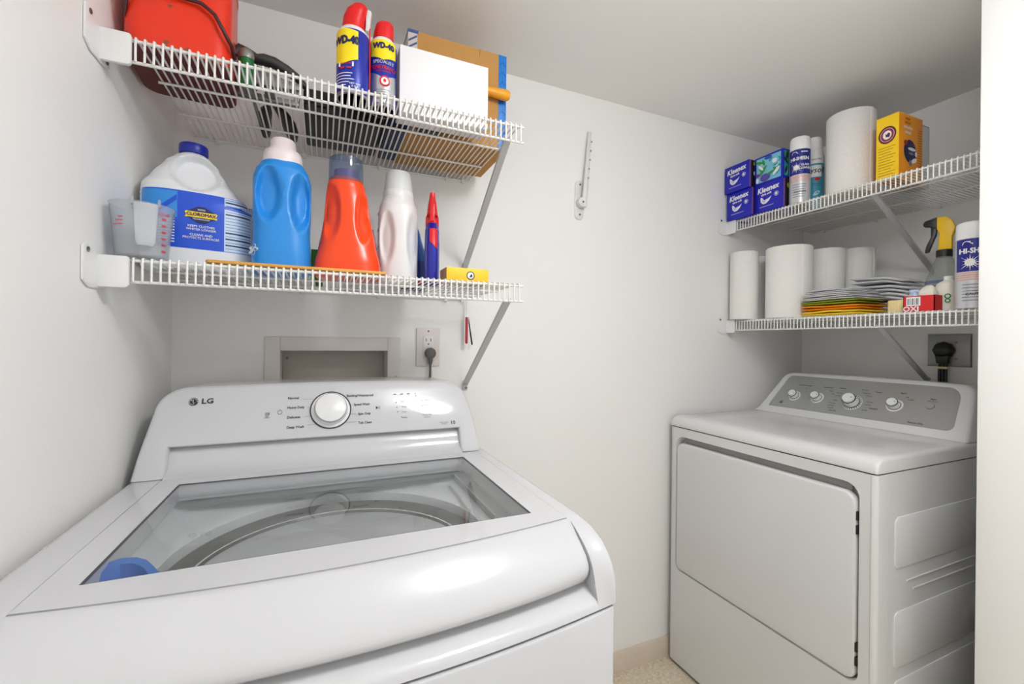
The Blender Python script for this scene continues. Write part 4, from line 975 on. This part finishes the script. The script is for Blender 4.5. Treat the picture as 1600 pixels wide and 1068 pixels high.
# mallet with yellow handle between carton and cardboard box
t = thing('mallet', 'mallet whose yellow wooden handle end sticks out past the white carton', 'mallet', (.30, 1.0815, B2))
box('head', (-.085, -.0165, 0), (-.035, .0165, .165), SGD, t, bev=.004)
lathe('handle', [(0, 0), (.009, .0), (.0095, .10), (.0115, .14), (.0140, .165), (.0140, .178), (.011, .186), (0, .188)], mat('handle_yellow', (236, 158, 24), .45), t, n=20, M=Matrix.Translation((-.036, 0, .142)) @ Matrix.Rotation(R(90), 4, 'Y'))

# ================================================================== UPPER RIGHT SHELF
B3 = ZUR + WT
KB = mat('tissue_blue', (22, 26, 176), .35); KP = mat('tissue_purple', (120, 80, 160), .4); KG = mat('tissue_dark', (32, 30, 34), .4)
def tissue(label, x, y, z, floral=False, w=.113, h=.108):
    t = thing('tissue_box', label, 'tissue box', (x, y, z), -PI / 2, 'tissue boxes on the upper dryer shelf')
    pale = mat('floral_sky', (120, 196, 222), .4)
    b = box('carton', (-w / 2, -w / 2, 0), (w / 2, w / 2, h), KB, t, bev=.0015)
    front = lambda x, y, e=0: (x, -w / 2 - .0005 - e, y)
    side = lambda x, y, e=0: (w / 2 + .0005 + e, x, y)
    rnd = random.Random(int(x * 1000) + int(z * 777))
    cols = [mat('floral_green', (58, 150, 60), .4), mat('floral_white', (236, 240, 240), .4), mat('floral_purple', (110, 66, 150), .4), mat('floral_teal', (40, 150, 150), .4), mat('floral_lime', (170, 200, 40), .4), KG, pale, mat('floral_blue', (36, 80, 190), .4)]
    if floral:
        P = [([(-.050, .007), (.050, .007), (.050, .120), (-.050, .120)], 6)]
        def leaf(cx, cy, L, a, k): return (ell(cx, cy, L, L * .32, 14, a), k)
        for _ in range(9): P.append(leaf(rnd.uniform(-.04, .04), rnd.uniform(.02, .10), rnd.uniform(.010, .018), rnd.uniform(0, 3.1), rnd.choice((0, 0, 3, 1))))
        for a in range(5): P.append((ell(.025 + .014 * math.cos(a * 1.257), .088 + .014 * math.sin(a * 1.257), .011, .011, 16), 6 if a % 2 else 3))
        for a in range(6): P.append((ell(.026 + .010 * math.cos(a * 1.047), .088 + .010 * math.sin(a * 1.047), .0085, .0085, 14), 6))
        P += [(ell(.026, .088, .010, .010, 16), 1), (ell(-.012, .026, .021, .018, 18), 2), (ell(-.012, .026, .015, .013, 18), 7), (ell(-.012, .024, .009, .008, 16), 2), (ell(0, .112, .016, .008, 16), 7), (ell(-.043, .044, .010, .008, 14), 2), (ell(-.045, .020, .007, .012, 12), 1)]
        P += [leaf(-.022, .058, .022, 1.0, 0), leaf(-.030, .075, .016, 2.2, 1), leaf(.040, .045, .022, 1.2, 3), leaf(.034, .040, .020, .9, 1), leaf(-.036, .100, .018, -.4, 0), leaf(.010, .040, .016, .3, 0)]
        P = [([(max(-.050, min(.050, px)), max(.007, min(.101, py * .84))) for px, py in q], k) for q, k in P]
        flatshape('floral_print', P, cols, b, front)
        Q = [([(-.052, .008), (.050, .008), (.050, .101), (-.052, .101)], 3)] + [([(max(-.052, min(.05, px)), max(.008, min(.101, py * .84))) for px, py in ell(rnd.uniform(-.05, .045), rnd.uniform(.015, .11), .018, .006, 12, rnd.uniform(.8, 2.2))], rnd.choice((0, 7, 6, 5, 1))) for _ in range(12)]
        flatshape('side_print', Q, cols, b, side)
    else:
        text('lettering', 'Kleenex', .0285, WHITE, b, lambda x, y: front(x - .002, y + .084), bold=.03, rot=.06, sx=.92, shear=.2)
        text('lettering', 'ultra soft', .0115, WHITE, b, lambda x, y: front(x - .008, y + .066), bold=.03, rot=.06)
        flatshape('tissue_picture', [([(-.032, .055), (-.026, .056), (-.016, .043), (.002, .047), (.014, .054), (.004, .038), (-.008, .030), (-.020, .029), (-.030, .038)], 0), ([(-.026, .050), (-.017, .041), (-.008, .042), (-.015, .033), (-.024, .037)], 1)], [WHITE, mat('tissue_shade', (196, 200, 222), .5)], b, front)
        flatshape('seal', ringpoly(.034, .056, .0075, .0088, 20) + [(ell(.034, .056, .0045, .0055, 14), 0)], [WHITE], b, front)
        flatshape('print_line', [([(-.036, .018), (.022, .020), (.022, .0212), (-.036, .0192)], 0)], [WHITE], b, front)
        Q = [([(-.0565, .001), (.0565, .001), (.0565, h - .001), (-.0565, h - .001)], 1), ([(-.046, .001), (.0565, .001), (.0565, h - .001), (-.046, h - .001)], 0)]
        for _ in range(16): Q.append((ell(rnd.uniform(-.034, .045), rnd.uniform(.014, .096), rnd.uniform(.005, .011), rnd.uniform(.004, .009), 12, rnd.uniform(0, 3)), rnd.choice((2, 2, 3, 4, 5))))
        flatshape('side_print', Q, [KG, KP, cols[4], cols[1], mat('floral_brown', (120, 60, 50), .4), mat('floral_olive', (120, 140, 40), .4)], b, side)
    return t
tissue('blue tissue box in the corner, bottom of the left stack', 1.5985, 1.272, B3)
tissue('blue tissue box in the corner, on top of the left stack', 1.590, 1.277, B3 + .1085)
tissue('blue tissue box under the flowered one beside glass cleaner can', 1.6165, 1.157, B3, w=.116)
tissue('blue-green flowered tissue box stacked beside glass cleaner can', 1.6165, 1.157, B3 + .1085, floral=True, w=.116)
HN = mat('cleaner_navy', (26, 32, 132), .35); HS = mat('cleaner_silver', (206, 207, 210), .35, metal=.3); HO = mat('cleaner_orange', (238, 138, 100), .4)
def hisheen(label, x, y, z, r, h, rz):
    t = thing('glass_cleaner_can', label, 'spray can', (x, y, z), rz, 'navy and white glass cleaner cans')
    b = lathe('can', [(r - .003, 0), (r, .002), (r, h * .80), (r - .0015, h * .806)], HS, t, n=44)
    lathe('cap', [(r - .001, h * .80), (r - .0005, h * .81), (r - .0015, h - .008), (r - .004, h - .002), (r - .008, h), (0, h)], WHITE, t, n=44)
    c_ = Cyl(r, 0, h); w = r * .998
    c_.patch('navy_band', -w, w, h * .42, h * .795, HN, b, .0005, 28, 4)
    for k in range(4): c_.patch('orange_stripe', -w, w, h * (.405 - k * .026), h * (.412 - k * .026), HO, b, .0005, 28, 1)
    c_.patch('white_stripe', -w, w, h * .415, h * .423, WHITE, b, .0006, 28, 1)
    text('lettering', 'HI-SHEEN', r * .50, WHITE, b, on(c_, -r * .02, h * .655, .001), bold=.03, sx=.78)
    st = []
    for k in range(16):
        a = k * PI / 8; L = r * (.62 if k % 2 == 0 else .42)
        st.append(([(L * math.cos(a), L * math.sin(a)), (r * .16 * math.cos(a + .25), r * .16 * math.sin(a + .25)), (r * .16 * math.cos(a - .25), r * .16 * math.sin(a - .25))], 0))
    st.append((ell(0, 0, r * .26, r * .26, 16), 0))
    flatshape('starburst', st, [WHITE], b, on(c_, -r * .34, h * .525, .001))
    text('lettering', 'GLASS\nCLEANER', r * .34, WHITE, b, on(c_, r * .46, h * .535, .001), bold=.02, sx=.78)
    flatshape('maker_mark', [([(-.011, -.004), (.008, -.004), (.008, 0), (.004, .0005), (.004, .005), (-.006, .006), (-.010, .002)], 0)], [WHITE], b, on(c_, -r * .42, h * .745, .001))
    c_.patch('swoosh', r * .1, r * .7, h * .745, h * .76, WHITE, b, .001, 8, 1)
    for k in range(6): c_.patch('fine_print', -r * .7, r * (.6 - .1 * (k % 3)), h * (.27 - k * .036), h * (.278 - k * .036), mat('print_slate2', (110, 116, 130), .5), b, .0006, 16, 1)
    text('lettering', 'CAUTION', r * .24, INK, b, on(c_, 0, h * .165, .001), bold=.02)
    return t
hisheen('navy glass cleaner can on upper shelf between flowered box and paper roll', 1.60, 1.0635, B3, .0334, .243, face(1.60, 1.0635))
# teal disinfectant spray can
x, y = 1.705, 1.078
t = thing('disinfectant_can', 'teal and white disinfectant spray can half hidden behind glass cleaner', 'spray can', (x, y, B3), face(x, y))
b = lathe('can', [(.028, 0), (.031, .002), (.031, .195), (.0295, .20)], mat('can_teal', (64, 160, 190), .35), t, n=40)
lathe('shoulder', [(.030, .198), (.0285, .214), (.026, .218)], WHITE, t, n=36)
lathe('cap', [(.0262, .216), (.0255, .258), (.020, .268), (0, .269)], WHITE, t, n=36)
c_ = Cyl(.031, 0, .27)
c_.patch('white_band', -.0308, .0308, .165, .198, WHITE, b, .0005, 24, 3)
c_.patch('white_panel', -.012, .022, .115, .158, WHITE, b, .0007, 16, 4)
text('lettering', 'Lysol', .030, INK, b, on(c_, .000, .139, .0012), bold=.01, sx=.85, shear=.25)
flatshape('oval', [(ell(0, 0, .010, .006, 18), 0)], [REDP], b, on(c_, .009, .106, .001))
text('lettering', 'KILLS 99%', .007, INK, b, on(c_, .006, .180, .001), bold=.01)
text('lettering', 'disinfectant\nspray', .007, INK, b, on(c_, .008, .086, .001), bold=.0)
flatshape('leaf_print', [(ell(0, 0, .011, .006, 16, .6), 0), (ell(-.004, -.006, .009, .004, 14, .2), 0)], [mat('leaf_pale', (190, 224, 232), .4)], b, on(c_, .008, .055, .001))
# paper towel rolls
def roll(label, x, y, z, r, h, group):
    t = thing('paper_towel_roll', label, 'paper towel', (x, y, z), random.Random(label).uniform(0, 6), group)
    lathe('paper', [(.021, .0005), (r - .002, 0), (r, .002), (r, h - .003), (r - .0025, h), (.021, h - .0005)], ROLLM, t, n=56)
    lathe('core', [(.0205, .001), (.0205, h - .001), (.0195, h - .001), (.0195, .001)], CARD, t, n=24, closed=True)
    a = R(40); e = box('loose_edge', (r - .0005, -.0006, .002), (r + .0012, .012, h - .002), ROLLM, t, bev=.0005)
    return t
GU = 'paper towel rolls'
roll('big paper towel roll on upper shelf next to yellow box', 1.662, .930, B3, .0695, .275, GU)
# yellow and orange pet powder box
t = thing('yellow_powder_box', 'yellow and orange powder box on upper shelf beside big paper roll', 'box', (1.665, .792, B3))
b = box('carton', (-.065, -.030, 0), (.065, .030, .200), mat('powder_orange', (246, 158, 28), .45), t, bev=.001)
def fx(x, y, e=0): return (-.0655 - e, -x, y)
def fy(x, y, e=0): return (x, -.0305 - e, y)
flatshape('yellow_face', [([(-.0295, .001), (.0295, .001), (.0295, .199), (-.0295, .199)], 0)], [mat('powder_yellow', (252, 208, 24), .45)], b, fx)
fx2 = lambda x, y, e=0: (-.0662 - e, -x, y)
flatshape('emblem', [(ell(0, .140, .0235, .0265, 28), 0), (ell(0, .140, .0185, .021, 28), 1), (ell(0, .140, .0175, .020, 28), 2), (ell(0, .140, .0115, .0135, 24), 1)] + [([(-.004, .134), (.006, .132), (.008, .142), (.003, .147), (-.002, .141), (-.005, .146)], 0)], [mat('emblem_maroon', (96, 30, 52), .4), WHITE, mat('emblem_red', (150, 36, 60), .4)], b, fx2)
for k in range(11): flatshape('fine_print', [([(-.024, .102 - k * .0085), (.022 - .006 * (k % 3), .102 - k * .0085), (.022 - .006 * (k % 3), .1032 - k * .0085), (-.024, .1032 - k * .0085)], 0)], [mat('print_brown', (110, 86, 20), .5)], b, fx2)
text('lettering', 'triple\naction', .0125, mat('print_brownorange', (150, 80, 20), .5), b, lambda x, y: fy(x - .020, y + .180), bold=.01)
text('lettering', 'multi surface\nsolutions', .0150, WHITE, b, lambda x, y: fy(x - .018, y + .152), bold=.02, sx=.62)
flatshape('pet_picture', [(ell(-.006, .088, .034, .036, 18), 0), (ell(-.03, .112, .010, .008, 12), 2), (ell(.004, .096, .022, .005, 12), 1), (ell(0, .082, .014, .004, 12), 3), (ell(.016, .062, .016, .007, 12, .4), 1), (ell(-.004, .052, .008, .010, 12), 3), (ell(.026, .084, .006, .008, 12), 1)], [NAVY, WHITE, mat('pet_red', (170, 50, 40), .5), mat('pet_grey', (130, 132, 150), .5)], b, fy)
for k in range(16): flatshape('fine_print', [([(.036, .160 - k * .0078), (.060, .160 - k * .0078), (.060, .1618 - k * .0078), (.036, .1618 - k * .0078)], 0)], [mat('print_brownorange', ())], b, fy)
t = thing('grey_carton', 'grey-white carton behind the yellow powder box on upper shelf', 'box', (1.769, .806, B3))
b = box('carton', (-.034, -.030, 0), (.034, .030, .195), mat('carton_grey', (206, 207, 210), .5), t, bev=.001)
box('top_flap', (-.034, -.030, .195), (.030, .028, .1965), mat('flap_green', (60, 92, 84), .5), t)
for z, hgt in ((.10, .014), (.145, .010), (.065, .014)): prism('mark', ell(-.016, z, .007, hgt * .6, 12), -.0308, -.0302, 'Y', INKG, t)

# ================================================================== LOWER RIGHT SHELF
B4 = ZLR + WT
roll('slim paper towel roll in the corner at left end of lower shelf', 1.588, 1.2815, B4, .0525, .274, GU)
roll('paper towel roll barely showing behind the slim corner roll', 1.70, 1.300, B4, .0345, .268, GU)
roll('widest paper towel roll at front of lower shelf, left of the cloths', 1.643, 1.131, B4, .078, .270, GU)
roll('paper towel roll behind the cloths, just right of the widest roll', 1.80, 1.090, B4, .062, .268, GU)
roll('paper towel roll behind the cloths, farthest right of the rolls', 1.91, 1.040, B4, .055, .272, GU)
def cloth(name, label, loc, rz, w, d, h, col, seed, group, droop=0.0, folds=2, amp=.004):
    """a folded cloth: rounded folded layers swept along x with soft ripples"""
    rnd = random.Random(seed); v, f = [], []; n = 16; m = 26
    for L in range(folds):
        base = len(v); hh = h / folds; ins = rnd.uniform(-.006, .006)
        for i in range(m + 1):
            s = i / m; x = (s - .5) * w; ends = min(1, min(s, 1 - s) * 9); ends = ends ** .5
            for k in range(n):
                a = 2 * PI * k / n
                yy = (d / 2 + ins) * sgnpow(math.cos(a), .45); zz = hh * .5 * sgnpow(math.sin(a), .8) * (.35 + .65 * ends)
                q = noise.noise(Vector((x * 11 + seed * 7.1, yy * 9, L * 3.3)))
                q2 = noise.noise(Vector((x * 14 - seed * 3.7, yy * 9 + 5, L * 1.3)))
                dz = -droop * max(0, s - .62) ** 1.5 * 3.2 if droop > 0 else 0
                v.append((x + q2 * .003, yy + q * .005, hh * (L + .5) + zz + amp * q * (1 if L else .4) + dz))
        for i in range(m):
            for k in range(n): f.append((base + i * n + k, base + i * n + (k + 1) % n, base + (i + 1) * n + (k + 1) % n, base + (i + 1) * n + k))
        f.append(tuple(base + k for k in range(n))); f.append(tuple(base + m * n + k for k in range(n)))
    lo = min(p[2] for p in v); v = [(a, b_, c - (lo if lo < 0 else 0)) for a, b_, c in v]
    mt = mat(name + '_' + '%d_%d_%d' % col, col, .95, spec=.1, bump=.6, bump_scale=350)
    o = pymesh(name, v, f, mt, None, smooth=True); o.location = loc; o.rotation_euler = (0, 0, rz); tag(o, label, 'cloth', group); return o
GC = 'folded cleaning cloths'
z = B4; RZ = -PI / 2
for k, (col, lab, hh, w, dx, dy) in enumerate((((250, 214, 70), 'folded yellow cloth at the bottom of the front cloth stack', .019, .190, 0, -.004), ((244, 146, 34), 'folded orange cloth above the yellow one in front stack', .018, .195, .002, .003), ((148, 160, 50), 'folded olive green cloth above the orange one', .016, .190, .0, .006), ((226, 225, 226), 'folded white cloth lying directly on the olive green one', .013, .180, .006, .004), ((230, 230, 232), 'folded white cloth second from the top of front stack', .012, .165, .004, .012), ((224, 225, 228), 'folded pale grey cloth topping the front cloth stack', .012, .150, .006, .010))):
    cloth('folded_cloth', lab, (1.660 + dx, .950 + dy, z), RZ, w, .15, hh, col, k + 2, GC); z += hh * 1.02
z = B4
for k, (lab, hh, w, dy, col, dr_) in enumerate((('grey cloth at the bottom of the drooping heap behind front stack', .030, .175, 0, (206, 207, 209), .0), ('small peach cloth poking out inside the grey heap', .012, .10, .035, (232, 178, 128), .0), ('grey cloth drooping at its right end, middle of the heap', .026, .185, 0, (212, 213, 215), .022), ('rumpled grey cloth second from top of the heap', .024, .18, .002, (206, 207, 210), .022), ('rumpled grey cloth crowning the heap before the far rolls', .024, .16, .012, (214, 215, 216), .022))):
    cloth('folded_cloth', lab, (1.815, .885 + dy, z), RZ, w, .13, hh, col, k + 21, GC, droop=dr_, amp=.007); z += hh * 1.04 + (.006 if k == 3 else 0)
# sponge
t = box('sponge', (-.02, -.022, 0), (.02, .022, .042), mat('sponge_cream', (236, 216, 158), .9, bump=.6, bump_scale=400), None, bev=.004); t.location = (1.655, .783, B4); tag(t, 'pale yellow sponge block left of the red box', 'sponge')
# red box with barcode
t = thing('red_box', 'small open red box with white barcode on lower shelf', 'box', (1.622, .711, B4), RZ)
RB = mat('box_red', (216, 34, 34), .4); w, d, h = .037, .021, .047
for nm, lo, hi in (('front_wall', (-w, -d, 0), (w, -d + .002, h)), ('back_wall', (-w, d - .002, 0), (w, d, h)), ('side_wall', (-w, -d, 0), (-w + .002, d, h)), ('side_wall', (w - .002, -d, 0), (w, d, h)), ('bottom', (-w, -d, 0), (w, d, .002))): box(nm, lo, hi, RB, t)
bp = lambda x, y, e=0: (x, -d - .0005 - e, y)
flatshape('barcode', [(rrect(-.029, .018, .005, .044, .001, 2), 0)] + [([(-.026 + k * .0036, .021), (-.026 + k * .0036 + (.0010 if k % 3 else .0020), .021), (-.026 + k * .0036 + (.0010 if k % 3 else .0020), .040), (-.026 + k * .0036, .040)], 1) for k in range(8)], [WHITE, INK], t, bp)
text('lettering', 'OXI', .020, WHITE, t, lambda x, y: bp(x - .018, y + .0085), bold=.03, sx=1.1)
t = lathe('pale_blue_jar', [(0, 0), (.0125, .001), (.0135, .004), (.0135, .046), (.0115, .052), (.0115, .056), (.0130, .057), (.0130, .064), (0, .065)], mat('jar_paleblue', (176, 194, 222), .4), None, n=24); t.location = (1.622, .730, B4 + .003); tag(t, 'pale blue little jar inside the red box', 'jar')
t = Loft([(0, .018, .02, 0, 3), (.03, .019, .021, 0, 2.6), (.055, .021, .022, 0, 2.2), (.066, .014, .018, .004, 2), (.074, .006, .008, .006, 2)]).build('cream_pouch', mat('pouch_cream', (232, 226, 212), .6), None, n=28, per=3, disp=lambda p: p + Vector((noise.noise(p * 60) * .003, noise.noise(p * 60 + Vector((9, 1, 3))) * .003, 0)))
t.location = (1.622, .698, B4 + .003); t.scale = (.82, .95, 1); tag(t, 'crumpled cream pouch inside the red box', 'pouch')
# cream bottle with green mark
x, y = 1.69, .688
t = thing('cream_bottle', 'cream bottle with green round mark between red box and glass cleaner', 'bottle', (x, y, B4), face(x, y))
cb2 = Loft([(0, .0255, .022, 0, 2.8), (.004, .0275, .024, 0, 2.8), (.060, .0275, .024, 0, 2.6), (.084, .022, .021, .004, 2.2), (.096, .010, .010, .008, 2)])
cbo = cb2.build('body', mat('bottle_cream', (236, 230, 216), .4), t, n=36)
lathe('cap', [(.011, .094), (.011, .106), (0, .107)], WHITE, t, n=18, M=Matrix.Translation((.008, 0, 0)))
flatshape('green_mark', [(p, 0) for p, _ in ringpoly(0, .006, .0045, .0075, 16)] + [(p, 0) for p, _ in ringpoly(0, -.007, .0035, .0065, 16)] , [mat('mark_green', (40, 140, 70), .5)], cbo, on(cb2, .006, .040, .001))
for k in range(2): flatshape('fine_print', [([(-.0195 + k * .004, .016), (-.0175 + k * .004, .016), (-.0175 + k * .004, .05 - k * .012), (-.0195 + k * .004, .05 - k * .012)], 0)], [INKG], cbo, on(cb2, 0, 0, .001))
# clear spray bottle with yellow and black trigger
x, y = 1.80, .735
t = thing('clear_spray_bottle', 'clear spray bottle with yellow and black trigger head behind cream bottle', 'spray bottle', (x, y, B4), face(x, y) - .15); t.scale = (1.03,) * 3
CLR = pane('spray_clear', (226, 230, 226), .08, .6, 1.4, opaque=.2, body=(226, 228, 226))
spb = Loft([(0, .040, .034, 0, 2.8), (.005, .043, .037, 0, 2.8), (.095, .043, .037, 0, 2.8), (.105, .041, .036, 0, 2.6), (.140, .030, .028, 0, 2.2), (.178, .018, .018, 0, 2)])
spo = spb.build('body', CLR, t, n=40)
spb.patch('blue_band', -.043, .043, .094, .103, mat('band_slate', (88, 104, 140), .4), spo, .0006, 20, 1)
lathe('liquid', [(0, .002), (.030, .003), (.032, .088), (0, .089)], pane('liquid_blue', (196, 206, 220), .1, .4, 1.3, opaque=.3, body=(170, 184, 206)), t, n=28)
lathe('collar', [(.0185, .176), (.0190, .178), (.0190, .196), (.0170, .198)], BLACK, t, n=24)
YT = mat('trigger_yellow', (248, 200, 20), .4)
hp = [(.010, .197), (.018, .197), (.018, .235), (.026, .262), (.018, .285), (.006, .298), (-.016, .300), (-.016, .262), (-.010, .250), (-.013, .197)]
prism('trigger_head', hp, -.0125, .0125, 'Y', YT, t, bev=.003)
prism('nozzle', [(-.015, .300), (-.044, .292), (-.048, .283), (-.046, .276), (-.028, .272), (-.015, .262)], -.011, .011, 'Y', BLACK, t, bev=.002)
prism('trigger', [(-.030, .274), (-.016, .268), (-.018, .245), (-.026, .222), (-.034, .196), (-.044, .194), (-.040, .215), (-.030, .240)], -.008, .008, 'Y', BLACK, t, bev=.002)
hisheen('navy glass cleaner can on lower shelf cut off by the wall edge', 1.603, .592, B4, .0375, .232, face(1.603, .592) + .12)
